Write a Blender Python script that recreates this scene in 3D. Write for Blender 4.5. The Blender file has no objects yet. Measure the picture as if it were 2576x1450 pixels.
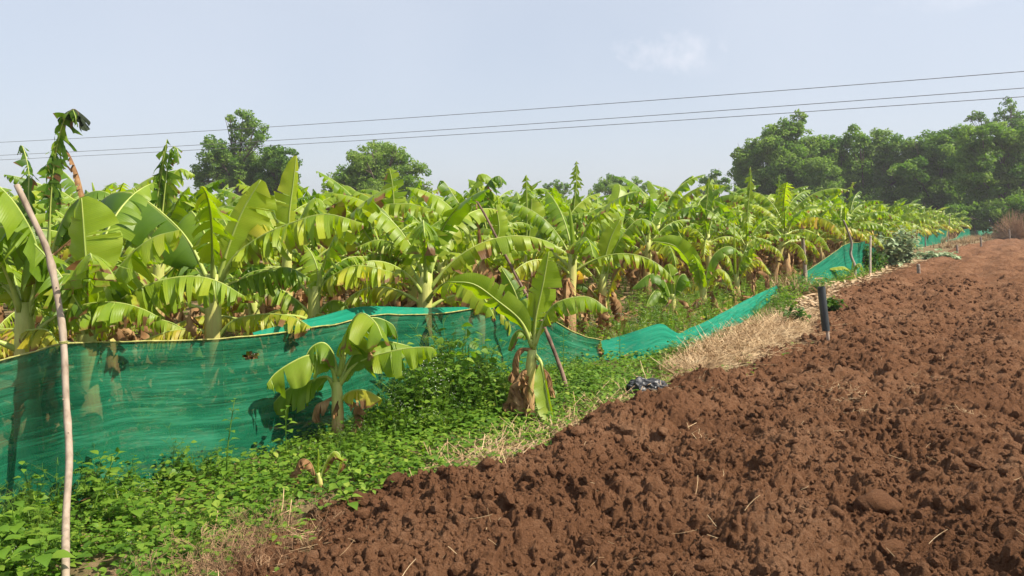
import bpy, math, random
import numpy as np
from mathutils import Vector, Matrix

R = math.radians
rng = np.random.default_rng(7)
random.seed(7)
scene = bpy.context.scene
COL = scene.collection

# ------------------------------------------------------------------ camera
CAM_H, PITCH, F = 1.6, R(5.1), 1860.6          # F in pixels of a 2576 px wide picture
cp, sp = math.cos(PITCH), math.sin(PITCH)
cam_d = bpy.data.cameras.new("camera"); cam = bpy.data.objects.new("camera", cam_d); COL.objects.link(cam)
cam_d.sensor_width = 36; cam_d.lens = 26; cam_d.clip_start = 0.05; cam_d.clip_end = 6000
cam.location = (0, 0, CAM_H); cam.rotation_euler = (R(90) - PITCH, 0, 0)
scene.camera = cam

def ray(px, py):
    x = (px - 1288) / F; y = (725 - py) / F
    return np.array([x, cp + y * sp, -sp + y * cp])
def at(px, py, Y):
    d = ray(px, py); return np.array([0, 0, CAM_H]) + d * (Y / d[1])
def g(px, py, z=0.0):
    d = ray(px, py); return np.array([0, 0, CAM_H]) + d * ((z - CAM_H) / d[2])
TH = R(34); RD = np.array([math.sin(TH), math.cos(TH), 0]); PD = np.array([math.cos(TH), -math.sin(TH), 0])
def ns(p): return float(np.dot(p, PD)), float(np.dot(p, RD))
def from_ns(n, s, z=0.0): return PD * n + RD * s + np.array([0, 0, z])

# ------------------------------------------------------------------ noise
def hash2(ix, iy, k=0):
    h = (ix.astype(np.int64) * 374761393 + iy.astype(np.int64) * 668265263 + k * 1442695041) & 0x7fffffff
    h = ((h ^ (h >> 13)) * 1274126177) & 0x7fffffff
    h = h ^ (h >> 16)
    return (h & 0xffff) / 65535.0
def vnoise(x, y, k=0):
    ix = np.floor(x); iy = np.floor(y); fx = x - ix; fy = y - iy
    fx = fx * fx * (3 - 2 * fx); fy = fy * fy * (3 - 2 * fy)
    a = hash2(ix, iy, k); b = hash2(ix + 1, iy, k); c = hash2(ix, iy + 1, k); d = hash2(ix + 1, iy + 1, k)
    return (a + (b - a) * fx) * (1 - fy) + (c + (d - c) * fx) * fy
def fbm(x, y, k=0, o=4):
    s = 0; a = .5
    for i in range(o):
        s = s + a * vnoise(x, y, k + i); x = x * 2.03; y = y * 2.03; a *= .5
    return s
def bumps(x, y, k, jag=.5):
    """rounded lumps, one per cell, each with its own size and height"""
    ix = np.floor(x); iy = np.floor(y); best = np.zeros_like(x)
    for dx in (-1, 0, 1):
        for dy in (-1, 0, 1):
            cx = ix + dx; cy = iy + dy
            px = cx + hash2(cx, cy, k); py = cy + hash2(cx, cy, k + 1)
            r = .35 + .55 * hash2(cx, cy, k + 2); hgt = hash2(cx, cy, k + 3)
            an = hash2(cx, cy, k + 4) * 6.28; st = .7 + .6 * hash2(cx, cy, k + 5)
            ux = (x - px) * np.cos(an) + (y - py) * np.sin(an); uy = (-(x - px) * np.sin(an) + (y - py) * np.cos(an)) * st
            q = 1 - (ux * ux + uy * uy) / (r * r)
            v = np.sqrt(np.clip(q, 0, 1)); b2 = hash2(cx, cy, k + 6) * 6.28; v = np.minimum(v, np.clip(.62 + .75 * (ux * np.cos(b2) + uy * np.sin(b2)) / r, 0, 1.2)) * r * (.25 + .75 * hgt)
            best = np.maximum(best, v)
    return best

# ------------------------------------------------------------------ mesh collecting
class Geo:
    def __init__(s): s.V = []; s.Q = []; s.T = []; s.lp = []; s.tc = []; s.n = 0; s.qm = []; s.tm = []
    def add(s, V, Q=None, T=None, lp=None, tc=None, mat=0):
        V = np.asarray(V, float); m = len(V)
        s.V.append(V)
        if Q is not None and len(Q): Q = np.asarray(Q, int); s.Q.append(Q + s.n); s.qm.append(np.full(len(Q), mat))
        if T is not None and len(T): T = np.asarray(T, int); s.T.append(T + s.n); s.tm.append(np.full(len(T), mat))
        s.lp.append(np.zeros((m, 3)) if lp is None else np.asarray(lp, float))
        if tc is None: tc = np.zeros((m, 4))
        tc = np.asarray(tc, float)
        if tc.ndim == 1: tc = np.tile(tc, (m, 1))
        s.tc.append(tc); s.n += m
    def arrays(s):
        V = np.concatenate(s.V); Q = np.concatenate(s.Q) if s.Q else np.zeros((0, 4), int); T = np.concatenate(s.T) if s.T else np.zeros((0, 3), int)
        return V, Q, T, np.concatenate(s.lp), np.concatenate(s.tc), (np.concatenate(s.qm) if s.qm else np.zeros(0, int)), (np.concatenate(s.tm) if s.tm else np.zeros(0, int))
    def scatter(s, tpl, mats, tints=None):
        """many transformed copies of the template Geo tpl; mats: list of (3x3, loc)"""
        V, Q, T, lp, tc, qm, tm = tpl.arrays(); m = len(V); N = len(mats)
        if N == 0: return
        A = np.array([a for a, b in mats]); B = np.array([b for a, b in mats])
        VV = np.einsum('nij,mj->nmi', A, V) + B[:, None, :]
        off = s.n + np.arange(N) * m
        s.V.append(VV.reshape(-1, 3))
        if len(Q): s.Q.append((Q[None] + off[:, None, None]).reshape(-1, 4)); s.qm.append(np.tile(qm, N))
        if len(T): s.T.append((T[None] + off[:, None, None]).reshape(-1, 3)); s.tm.append(np.tile(tm, N))
        s.lp.append(np.tile(lp, (N, 1)))
        c = np.tile(tc, (N, 1))
        if tints is not None: c = c + np.repeat(np.asarray(tints, float), m, axis=0)
        s.tc.append(c); s.n += N * m
    def build(s, name, mats, parent=None, smooth=True, loc=None, attrs=True):
        V, Q, T, lp, tc, qm, tm = s.arrays()
        if loc is not None: V = V - np.asarray(loc)
        me = bpy.data.meshes.new(name); me.vertices.add(len(V)); me.vertices.foreach_set("co", V.astype(np.float32).ravel())
        nl = len(Q) * 4 + len(T) * 3
        me.loops.add(nl); me.loops.foreach_set("vertex_index", np.concatenate([Q.ravel(), T.ravel()]).astype(np.int32))
        me.polygons.add(len(Q) + len(T))
        st = np.concatenate([np.arange(len(Q)) * 4, len(Q) * 4 + np.arange(len(T)) * 3]).astype(np.int32)
        me.polygons.foreach_set("loop_start", st)
        me.polygons.foreach_set("material_index", np.concatenate([qm, tm]).astype(np.int32))
        me.polygons.foreach_set("use_smooth", np.full(len(Q) + len(T), smooth))
        if attrs:
            a = me.attributes.new("lp", 'FLOAT_VECTOR', 'POINT'); a.data.foreach_set("vector", lp.astype(np.float32).ravel())
            a = me.attributes.new("tc", 'FLOAT_COLOR', 'POINT'); a.data.foreach_set("color", tc.astype(np.float32).ravel())
        me.update(calc_edges=True)
        for m in (mats if isinstance(mats, (list, tuple)) else [mats]): me.materials.append(m)
        o = bpy.data.objects.new(name, me); COL.objects.link(o)
        if parent is not None: o.parent = parent
        if loc is not None: o.location = loc
        return o

def tag(o, label=None, cat=None, group=None, kind=None):
    if label: o["label"] = label
    if cat: o["category"] = cat
    if group: o["group"] = group
    if kind: o["kind"] = kind
    return o
def empty(name, loc, label=None, cat=None, group=None, rz=0):
    o = bpy.data.objects.new(name, None); COL.objects.link(o); o.location = [float(v) for v in loc]; o.rotation_euler = (0, 0, rz)
    o.empty_display_size = .1
    return tag(o, label, cat, group)
def copy_tree(o, parent=None):
    c = o.copy(); COL.objects.link(c)
    if parent is not None: c.parent = parent
    for ch in [x for x in o.children]: copy_tree(ch, c)
    return c

def unit(v): v = np.asarray(v, float); return v / (np.linalg.norm(v) + 1e-9)
def spline(P, n):
    """Catmull-Rom through the control points, resampled to n points by arc length"""
    P = np.asarray(P, float)
    if len(P) == 2: return P[0] + (P[1] - P[0]) * np.linspace(0, 1, n)[:, None]
    E = np.vstack([2 * P[0] - P[1], P, 2 * P[-1] - P[-2]]); out = []
    for i in range(len(P) - 1):
        a, b, c, d = E[i:i + 4]; t = np.linspace(0, 1, 12, endpoint=False)[:, None]
        out.append(.5 * ((2 * b) + (c - a) * t + (2 * a - 5 * b + 4 * c - d) * t ** 2 + (3 * b - a - 3 * c + d) * t ** 3))
    out.append(P[-1:]); C = np.vstack(out)
    L = np.concatenate([[0], np.cumsum(np.linalg.norm(np.diff(C, axis=0), axis=1))]); u = np.linspace(0, L[-1], n)
    return np.stack([np.interp(u, L, C[:, k]) for k in range(3)], 1)
def tube(geo, P, rad, sides=6, tc=None, mat=0, cap=True, squash=None):
    P = np.asarray(P, float); n = len(P); rad = np.broadcast_to(np.asarray(rad, float), (n,))
    T = np.gradient(P, axis=0); T /= np.linalg.norm(T, axis=1)[:, None] + 1e-9
    ref = np.array([0, 0, 1.]) if abs(T[:, 2]).mean() < .8 else np.array([0, 1., 0])
    A = np.cross(T, ref); A /= np.linalg.norm(A, axis=1)[:, None] + 1e-9; B = np.cross(T, A)
    th = np.linspace(0, 2 * math.pi, sides, endpoint=False)
    V = P[:, None, :] + rad[:, None, None] * (np.cos(th)[None, :, None] * A[:, None, :] + np.sin(th)[None, :, None] * B[:, None, :])
    idx = np.arange(n * sides).reshape(n, sides); a = idx[:-1]; b = np.roll(a, -1, 1); c = np.roll(idx[1:], -1, 1); d = idx[1:]
    Q = np.stack([a, b, c, d], -1).reshape(-1, 4)
    u = np.repeat(np.linspace(0, 1, n), sides); v = np.tile(th / 6.2832, n)
    V = V.reshape(-1, 3); T3 = None
    lp = np.stack([u, v, np.zeros_like(u)], 1)
    if cap:
        V = np.vstack([V, P[:1], P[-1:]]); lp = np.vstack([lp, [0, 0, 0], [1, 0, 0]]); k = n * sides
        T3 = [[k, (i + 1) % sides, i] for i in range(sides)] + [[k + 1, (n - 1) * sides + i, (n - 1) * sides + (i + 1) % sides] for i in range(sides)]
    geo.add(V, Q, T3, lp=lp, tc=tc, mat=mat)

# ------------------------------------------------------------------ materials
class NT:
    def __init__(s, name):
        s.m = bpy.data.materials.new(name); s.m.use_nodes = True; s.t = s.m.node_tree; s.t.nodes.clear()
        s.out = s.t.nodes.new("ShaderNodeOutputMaterial")
    def n(s, typ, **kw):
        nd = s.t.nodes.new(typ)
        for k, v in kw.items():
            if k.startswith("i_"):
                nd.inputs[k[2:].replace("_", " ")].default_value = v
            else: setattr(nd, k, v)
        return nd
    def l(s, a, b): s.t.links.new(a, b)
    def mix(s, fac, a, b, typ='MIX'):
        nd = s.n("ShaderNodeMix", data_type='RGBA', blend_type=typ)
        for key, v in ((0, fac), (6, a), (7, b)):
            if hasattr(v, "is_output"): s.l(v, nd.inputs[key])
            elif isinstance(v, (tuple, list)): nd.inputs[key].default_value = (*v[:3], 1)
            else: nd.inputs[key].default_value = v
        return nd.outputs[2]
    def math(s, op, a, b=0.0, clamp=False):
        nd = s.n("ShaderNodeMath", operation=op, use_clamp=clamp)
        for k, v in ((0, a), (1, b)):
            if hasattr(v, "is_output"): s.l(v, nd.inputs[k])
            else: nd.inputs[k].default_value = v
        return nd.outputs[0]
    def noise(s, scale, detail=4, rough=.55, vec=None):
        nd = s.n("ShaderNodeTexNoise"); nd.inputs["Scale"].default_value = scale; nd.inputs["Detail"].default_value = detail; nd.inputs["Roughness"].default_value = rough
        if vec is not None: s.l(vec, nd.inputs["Vector"])
        return nd.outputs[0]
    def ramp(s, fac, stops):
        nd = s.n("ShaderNodeValToRGB"); cr = nd.color_ramp
        while len(cr.elements) < len(stops): cr.elements.new(.5)
        for e, (p, c) in zip(cr.elements, stops): e.position = p; e.color = (*c, 1)
        s.l(fac, nd.inputs[0]); return nd.outputs[0]
    def attr(s, name): return s.n("ShaderNodeAttribute", attribute_name=name)
    def sep(s, v):
        nd = s.n("ShaderNodeSeparateXYZ"); s.l(v, nd.inputs[0]); return nd.outputs
    def obj(s): return s.n("ShaderNodeTexCoord").outputs["Object"]
    def pos(s): return s.n("ShaderNodeNewGeometry").outputs["Position"]
    def scale(s, vec, xyz):
        nd = s.n("ShaderNodeVectorMath", operation='MULTIPLY'); s.l(vec, nd.inputs[0]); nd.inputs[1].default_value = xyz; return nd.outputs[0]
    def bsdf(s, color, rough=.6, spec=.3, bump=None, bstr=.3, bdist=.01):
        b = s.n("ShaderNodeBsdfPrincipled"); b.inputs["Roughness"].default_value = rough; b.inputs["Specular IOR Level"].default_value = spec
        if hasattr(color, "is_output"): s.l(color, b.inputs["Base Color"])
        else: b.inputs["Base Color"].default_value = (*color, 1)
        if bump is not None:
            bp = s.n("ShaderNodeBump"); bp.inputs["Strength"].default_value = bstr; bp.inputs["Distance"].default_value = bdist
            s.l(bump, bp.inputs["Height"]); s.l(bp.outputs[0], b.inputs["Normal"])
        return b
    def finish(s, sh): s.l(sh.outputs[0] if hasattr(sh, "outputs") else sh, s.out.inputs[0]); return s.m
    def trans(s, b, color, f):
        t = s.n("ShaderNodeBsdfTranslucent"); s.l(color, t.inputs[0]) if hasattr(color, "is_output") else None
        m = s.n("ShaderNodeMixShader"); m.inputs[0].default_value = f; s.l(b.outputs[0], m.inputs[1]); s.l(t.outputs[0], m.inputs[2]); return m

def leaf_material(name, stops, brown, tf=.4, rough=.42, spec=.35, vein=True, gain=1.6, yoff=0.0):
    k = NT(name); tc = k.attr("tc"); lp = k.attr("lp"); c = k.sep(tc.outputs["Color"]); u = k.sep(lp.outputs["Vector"])
    nz = k.noise(3.5, 4, vec=k.obj())
    rnd = k.n("ShaderNodeObjectInfo").outputs["Random"]
    y = k.math('ADD', c[0], k.math('MULTIPLY', k.math('SUBTRACT', nz, .5), .42))
    y = k.math('ADD', y, k.math('ADD', k.math('MULTIPLY', k.math('SUBTRACT', rnd, .5), .16), yoff), True)
    col = k.ramp(y, stops)
    bump = None
    if vein:
        w = k.math('SINE', k.math('MULTIPLY', u[0], 420.0)); w2 = k.noise(1, 3, vec=k.scale(lp.outputs["Vector"], (60, 1.5, 1)))
        col = k.mix(k.math('MULTIPLY', w2, .45), col, k.mix(.5, col, (.02, .05, .008)))
        bump = k.math('ADD', k.math('MULTIPLY', w, .35), w2)
        mid = k.math('LESS_THAN', u[1], .05)
        col = k.mix(k.math('MULTIPLY', mid, .6), col, (.26, .34, .07))
    e = k.noise(14, 3, vec=k.obj())
    d = k.math('MULTIPLY', k.math('SUBTRACT', k.math('ADD', c[1], k.math('MULTIPLY', k.math('SUBTRACT', e, .5), .7)), .42), 5.0, True)
    col = k.mix(d, col, k.mix(e, brown, tuple(v * .45 for v in brown)))
    b = k.bsdf(col, rough, spec, bump, .25, .004)
    hs = k.n("ShaderNodeHueSaturation"); hs.inputs["Value"].default_value = gain; hs.inputs["Saturation"].default_value = 1.08; k.l(col, hs.inputs["Color"])
    return k.finish(k.trans(b, hs.outputs[0], tf))

M = {}
M['leaf'] = leaf_material("banana_leaf", [(0, (.035, .10, .012)), (.3, (.112, .208, .015)), (.55, (.245, .345, .026)), (.76, (.35, .39, .034)), (.92, (.47, .40, .045)), (1, (.56, .38, .07))], (.26, .135, .055), yoff=.09, gain=1.95)
M['weed'] = leaf_material("weed_leaf", [(0, (.035, .10, .012)), (.4, (.115, .225, .02)), (.75, (.23, .33, .04)), (1, (.38, .35, .07))], (.26, .15, .075), tf=.4, rough=.5, vein=False)
M['crown'] = leaf_material("tree_leaf", [(0, (.024, .066, .008)), (.4, (.066, .142, .016)), (.75, (.12, .21, .025)), (1, (.17, .25, .05))], (.2, .12, .06), tf=.35, rough=.6, spec=.2, vein=False, gain=2.3, yoff=.27)
M['grey_leaf'] = leaf_material("milky_leaf", [(0, (.08, .15, .06)), (.5, (.20, .30, .15)), (1, (.34, .42, .24))], (.2, .12, .06), tf=.25, rough=.6, vein=False, gain=1.3)

def simple(name, stops, scale, rough=.8, spec=.2, stretch=(1, 1, 1), bstr=.4, bdist=.01, tf=0, coord='obj', detail=6):
    k = NT(name); v = k.scale(k.obj() if coord == 'obj' else k.pos(), stretch); nz = k.noise(scale, detail, .6, v); col = k.ramp(nz, stops)
    b = k.bsdf(col, rough, spec, nz, bstr, bdist)
    return k.finish(k.trans(b, col, tf) if tf else b)
M['dry'] = simple("dry_banana_leaf", [(.3, (.10, .050, .021)), (.5, (.29, .160, .070)), (.7, (.50, .335, .17))], 9, tf=.2, stretch=(1, 1, .5))
M['rib'] = simple("leaf_midrib", [(.3, (.22, .31, .06)), (.7, (.38, .43, .10))], 5, .45, .35)
M['wilt'] = simple("painted_shade_leaf", [(.3, (.008, .014, .008)), (.7, (.03, .045, .022))], 9)  # backlit darkness of the drooping tip leaf, painted as near-black green
M['straw'] = simple("straw", [(.30, (.19, .115, .06)), (.5, (.40, .275, .15)), (.68, (.60, .46, .28))], 5, coord='pos')
M['dead'] = simple("dead_weed", [(.3, (.16, .09, .05)), (.7, (.36, .23, .13))], 4, coord='pos')
M['litter'] = simple("dry_leaf_litter", [(.3, (.22, .13, .07)), (.5, (.45, .32, .19)), (.72, (.66, .54, .38))], 3, coord='pos', tf=.1)
M['flower'] = simple("white_flower", [(.3, (.75, .76, .66)), (.7, (.82, .82, .76))], 3)
M['rope'] = simple("yellow_net_edge", [(.3, (.20, .21, .06)), (.7, (.44, .42, .15))], 14)
M['pole'] = simple("peeled_pole_wood", [(.3, (.17, .13, .095)), (.5, (.29, .23, .175)), (.72, (.38, .315, .25))], 7, stretch=(3, 3, .6), bstr=.5, bdist=.004)
M['stick'] = simple("bark_stick", [(.3, (.09, .055, .04)), (.7, (.26, .17, .125))], 9, stretch=(2, 2, .5), bstr=.6)
M['greystick'] = simple("weathered_stick", [(.3, (.16, .13, .105)), (.7, (.34, .285, .24))], 9, stretch=(2, 2, .5), bstr=.6)
M['bark'] = simple("tree_bark", [(.3, (.06, .045, .035)), (.7, (.17, .135, .11))], 4)
M['pipe'] = simple("dark_pipe", [(.3, (.022, .028, .03)), (.7, (.055, .066, .07))], 8, .55, .4, (1, 1, .4), .1)
M['whitepost'] = simple("pale_stake", [(.3, (.34, .26, .2)), (.7, (.58, .5, .42))], 10)
M['wire'] = simple("aluminium_wire", [(.3, (.12, .125, .14)), (.7, (.2, .205, .22))], 3, .5)
M['dryleafy'] = simple("dry_twigs", [(.3, (.24, .14, .075)), (.7, (.42, .27, .15))], 2, coord='pos')

# banana stem: tan dead sheaths below, yellow green above
k = NT("banana_stem"); lp = k.attr("lp"); u = k.sep(lp.outputs["Vector"])
nz = k.noise(6, 5, .6, k.scale(k.obj(), (5, 5, .7)))
hh = k.math('ADD', u[0], k.math('MULTIPLY', k.math('SUBTRACT', nz, .5), .9))
col = k.ramp(hh, [(.1, (.28, .15, .07)), (.36, (.56, .37, .18)), (.54, (.62, .52, .18)), (.75, (.56, .58, .18)), (1, (.46, .53, .14))])
col = k.mix(k.math('MULTIPLY', k.noise(18, 3, .6, k.scale(k.obj(), (3, 3, .4))), .5), col, (.12, .06, .03), 'MULTIPLY')
b = k.bsdf(col, .5, .3, nz, .5, .008); M['stem'] = k.finish(b)

# shade net
k = NT("green_shade_net"); lp = k.attr("lp"); uv = lp.outputs["Vector"]; c = k.sep(k.attr("tc").outputs["Color"])
st = k.noise(1, 5, .65, k.scale(uv, (1.3, 22, 1))); st2 = k.noise(1, 4, .6, k.scale(uv, (5, 70, 1))); bl = k.noise(1.7, 3, .5, uv)
grain = k.noise(1, 2, .8, k.scale(uv, (260, 160, 1)))
col = k.ramp(k.math('ADD', k.math('MULTIPLY', st, .6), k.math('MULTIPLY', bl, .4)), [(.36, (.005, .082, .038)), (.5, (.010, .148, .070)), (.62, (.042, .26, .145))])
col = k.mix(k.math('MULTIPLY', grain, .35), col, (.002, .10, .07))
dust = k.math('MULTIPLY', k.math('SUBTRACT', k.noise(4, 6, .7, k.scale(uv, (1, 2.2, 1))), .60), 3.0, True)
col = k.mix(k.math('MULTIPLY', dust, .35), col, (.22, .36, .26))
d = k.bsdf(col, .75, .08, k.math('ADD', st2, st), .6, .015)
tl = k.n("ShaderNodeBsdfTranslucent"); hs = k.n("ShaderNodeHueSaturation"); hs.inputs["Value"].default_value = 1.25; k.l(col, hs.inputs["Color"]); k.l(hs.outputs[0], tl.inputs[0])
solid_col = k.mix(c[0], col, k.mix(k.math('MULTIPLY', k.math('SUBTRACT', st, .3), 2.5, True), (.005, .19, .115), (.02, .34, .22)))
k.l(solid_col, d.inputs['Base Color'])
m1 = k.n("ShaderNodeMixShader"); m1.inputs[0].default_value = .30; k.l(d.outputs[0], m1.inputs[1]); k.l(tl.outputs[0], m1.inputs[2])
tp = k.n("ShaderNodeBsdfTransparent"); m2 = k.n("ShaderNodeMixShader")
k.l(k.math('ADD', k.math('MULTIPLY', k.math('SUBTRACT', 1, c[0]), .11), k.math('MULTIPLY', grain, .20)), m2.inputs[0]); k.l(m1.outputs[0], m2.inputs[1]); k.l(tp.outputs[0], m2.inputs[2])
M['net'] = k.finish(m2)

# soil
def soil_mat(name, cols, wet):
    k = NT(name); p = k.pos(); n1 = k.noise(1.1, 5, .6, p); n2 = k.noise(28, 6, .75, p); n3 = k.noise(130, 4, .75, p)
    f = k.math('ADD', k.math('MULTIPLY', n1, .45), k.math('ADD', k.math('MULTIPLY', n2, .35), k.math('MULTIPLY', n3, .2)))
    col = k.ramp(f, [(.36, cols[0]), (.5, cols[1]), (.64, cols[2])])
    h = k.math('ADD', k.math('MULTIPLY', n2, .8), k.math('MULTIPLY', n3, .5))
    return k.finish(k.bsdf(col, .95, .08, h, 1.0, .035))
M['soil'] = soil_mat("ploughed_earth", [(.092, .0435, .0225), (.158, .076, .0385), (.25, .140, .080)], 0)
k = NT("verge_ground"); p = k.pos(); n1 = k.noise(.9, 5, .6, p); n2 = k.noise(14, 6, .7, p)
col = k.ramp(k.math('ADD', k.math('MULTIPLY', n1, .6), k.math('MULTIPLY', n2, .4)), [(.35, (.05, .055, .02)), (.47, (.13, .10, .05)), (.6, (.24, .165, .095)), (.7, (.34, .25, .15))])
M['ground'] = k.finish(k.bsdf(col, .95, .1, n2, .8, .03))
k = NT("black_polythene"); nz = k.noise(9, 5, .6, k.obj()); b = k.bsdf((.035, .037, .042), .42, .5, nz, .5, .02); M['poly'] = k.finish(b)

# ------------------------------------------------------------------ sky and sun
SUN_EL, SUN_AZ = R(50), R(106)                   # azimuth measured from +Y towards +X
w = bpy.data.worlds.new("World"); scene.world = w; w.use_nodes = True; nt = w.node_tree; nt.nodes.clear()
out = nt.nodes.new("ShaderNodeOutputWorld"); bg = nt.nodes.new("ShaderNodeBackground"); sky = nt.nodes.new("ShaderNodeTexSky")
sky.sky_type = 'NISHITA'; sky.sun_disc = False; sky.sun_elevation = SUN_EL; sky.sun_rotation = SUN_AZ
sky.air_density = 1.0; sky.dust_density = 2.6; sky.ozone_density = 1.6; sky.altitude = 100
SKY_STR = .092
bg.inputs[1].default_value = SKY_STR
def wn(t, **kw):
    nd = nt.nodes.new(t)
    for a, b in kw.items(): setattr(nd, a, b)
    return nd
hz = wn("ShaderNodeMix", data_type='RGBA'); hz.inputs[0].default_value = .68          # thin high veil whitening the blue
hz.inputs[7].default_value = (4.95, 5.3, 5.95, 1)
nt.links.new(sky.outputs[0], hz.inputs[6])
tcn = wn("ShaderNodeTexCoord")
hn = wn("ShaderNodeTexNoise"); hn.inputs["Scale"].default_value = 2.2; hn.inputs["Detail"].default_value = 3; nt.links.new(tcn.outputs["Generated"], hn.inputs["Vector"])
hm = wn("ShaderNodeMath", operation='MULTIPLY_ADD'); nt.links.new(hn.outputs[0], hm.inputs[0]); hm.inputs[1].default_value = .45; hm.inputs[2].default_value = .45; nt.links.new(hm.outputs[0], hz.inputs[0])
# one small fair weather cloud and a faint wisp
def cloud_mask(px, py, ax, ay, scale, thr, gain):
    d = unit(ray(px, py)); rt = unit(np.cross(d, [0, 0, 1])); upv = np.cross(rt, d)
    def dot(v):
        nd = wn("ShaderNodeVectorMath", operation='DOT_PRODUCT'); nt.links.new(tcn.outputs["Generated"], nd.inputs[0]); nd.inputs[1].default_value = v; return nd.outputs["Value"]
    def mt(op, a, b=0., clamp=False):
        nd = wn("ShaderNodeMath", operation=op, use_clamp=clamp)
        for i, v in enumerate((a, b)):
            if hasattr(v, "is_output"): nt.links.new(v, nd.inputs[i])
            else: nd.inputs[i].default_value = v
        return nd.outputs[0]
    a = mt('DIVIDE', dot(rt), ax); b = mt('DIVIDE', dot(upv), ay)
    r2 = mt('ADD', mt('MULTIPLY', a, a), mt('MULTIPLY', b, b))
    fall = mt('SUBTRACT', 1.0, r2)
    nz = wn("ShaderNodeTexNoise"); nz.inputs["Scale"].default_value = scale; nz.inputs["Detail"].default_value = 7; nz.inputs["Roughness"].default_value = .6
    nt.links.new(tcn.outputs["Generated"], nz.inputs["Vector"])
    v = mt('ADD', mt('MULTIPLY', fall, .55), mt('MULTIPLY', mt('SUBTRACT', nz.outputs[0], .5), 2.4))
    v = mt('MULTIPLY', mt('SUBTRACT', v, thr), gain, True)
    front = mt('GREATER_THAN', dot(d), 0.5)
    return mt('MULTIPLY', v, front)
cur = hz.outputs[2]
for (px, py, ax, ay, sc_, thr, gain, amt, colr) in ((1690, 128, .066, .026, 38, .05, 1.0, .38, (7.0, 6.9, 7.2, 1)), (1740, 165, .06, .02, 30, .1, .8, .25, (6.3, 6.3, 6.8, 1)), (2360, 8, .07, .012, 25, .1, .8, .3, (6.4, 6.4, 6.9, 1))):
    mk = cloud_mask(px, py, ax, ay, sc_, thr, gain); mm = wn("ShaderNodeMath", operation='MULTIPLY'); nt.links.new(mk, mm.inputs[0]); mm.inputs[1].default_value = amt
    mx = wn("ShaderNodeMix", data_type='RGBA'); nt.links.new(mm.outputs[0], mx.inputs[0]); nt.links.new(cur, mx.inputs[6]); mx.inputs[7].default_value = colr; cur = mx.outputs[2]
nt.links.new(cur, bg.inputs[0]); nt.links.new(bg.outputs[0], out.inputs[0])
sl = bpy.data.lights.new("sun", 'SUN'); sl.energy = 5.0; sl.angle = R(.55); sl.color = (1, .905, .76)
so = bpy.data.objects.new("sun", sl); COL.objects.link(so); so.location = (30, 0, 40)
sdir = Vector((math.sin(SUN_AZ) * math.cos(SUN_EL), math.cos(SUN_AZ) * math.cos(SUN_EL), math.sin(SUN_EL)))
so.rotation_euler = sdir.to_track_quat('Z', 'Y').to_euler()
vs = scene.view_settings; scene.display_settings.display_device = 'sRGB'; vs.view_transform = 'Standard'; vs.look = 'None'; vs.exposure = 0.78; vs.gamma = 1
cy = scene.cycles; cy.max_bounces = 7; cy.diffuse_bounces = 3; cy.transmission_bounces = 5; cy.transparent_max_bounces = 12; cy.volume_bounces = 0; cy.use_denoising = True
cy.sample_clamp_indirect = 6

# ------------------------------------------------------------------ ground and ploughed field
# edge of the ploughed soil, read as ground points
EDGE = [g(*p) for p in [(330, 1560), (520, 1450), (640, 1370), (790, 1300), (945, 1232), (1060, 1222), (1150, 1205), (1260, 1175), (1400, 1115), (1500, 1060), (1600, 1003), (1700, 965), (1800, 955), (1900, 905), (1990, 872), (2040, 800), (2065, 765), (2110, 735), (2200, 700), (2330, 655), (2400, 628), (2480, 610), (2540, 597)]]
EN = np.array([ns(p) for p in EDGE]); o_ = np.argsort(EN[:, 1]); ES, ENN = EN[o_, 1], EN[o_, 0]
def edge_n(s): return np.interp(s, ES, ENN)
def soil_h(x, y, fine=True):
    n = x * PD[0] + y * PD[1]; s = x * RD[0] + y * RD[1]
    wx = x + .10 * (vnoise(x * 5, y * 5, 11) - .5) + .03 * (vnoise(x * 40, y * 40, 13) - .5) + .06 * (vnoise(x * 14, y * 14, 12) - .5); wy = y + .10 * (vnoise(x * 5, y * 5, 21) - .5) + .03 * (vnoise(x * 40, y * 40, 23) - .5) + .06 * (vnoise(x * 14, y * 14, 22) - .5)
    d = n - edge_n(s) + .30 * (fbm(s * 2.2, n * 2.2, 31, 3) - .5)
    dist = np.sqrt(x * x + y * y)
    h = .05 * (vnoise(x * .9, y * .9, 41) - .5) + .09 * np.sin(n * 5.6 + 1.2 * vnoise(s * .6, n * .6, 44) * 3) * .5
    h = h + .012 * (fbm(x * 22, y * 22, 55, 3) - .45) * 2
    h = h + .10 * bumps(wx / .42, wy / .42, 51) * (hash2(np.floor(x / 1.3), np.floor(y / 1.3), 3) * .5 + .5)
    h = h + .10 * bumps(wx / .17, wy / .17, 61) * (.35 + vnoise(x * 1.6, y * 1.6, 71))
    h = h + .095 * bumps(wx / .075, wy / .075, 81) * (.3 + 1.1 * vnoise(x * 2.6, y * 2.6, 72))
    h = h + .048 * bumps(wx / .033, wy / .033, 91) * (.4 + .9 * vnoise(x * 5, y * 5, 73))
    if fine: h = h + .024 * bumps(wx / .017, wy / .017, 95) + .009 * (vnoise(x * 120, y * 120, 97) - .5)
    h = h - .09 * np.clip(vnoise(x * 4.2, y * 4.2, 101) - .62, 0, 1) * 2
    ramp = np.clip(d / .28, -1, 1); ramp = np.where(ramp > 0, np.sqrt(ramp), ramp)
    return np.where(d > 0, .012 + ramp * (.045 + h), -.05 + .1 * d), d

na, nr = 1200, 1350
ang = np.linspace(R(-46), R(66), na); rr = 2.35 * (120 / 2.35) ** np.linspace(0, 1, nr) ** 1.0
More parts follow.
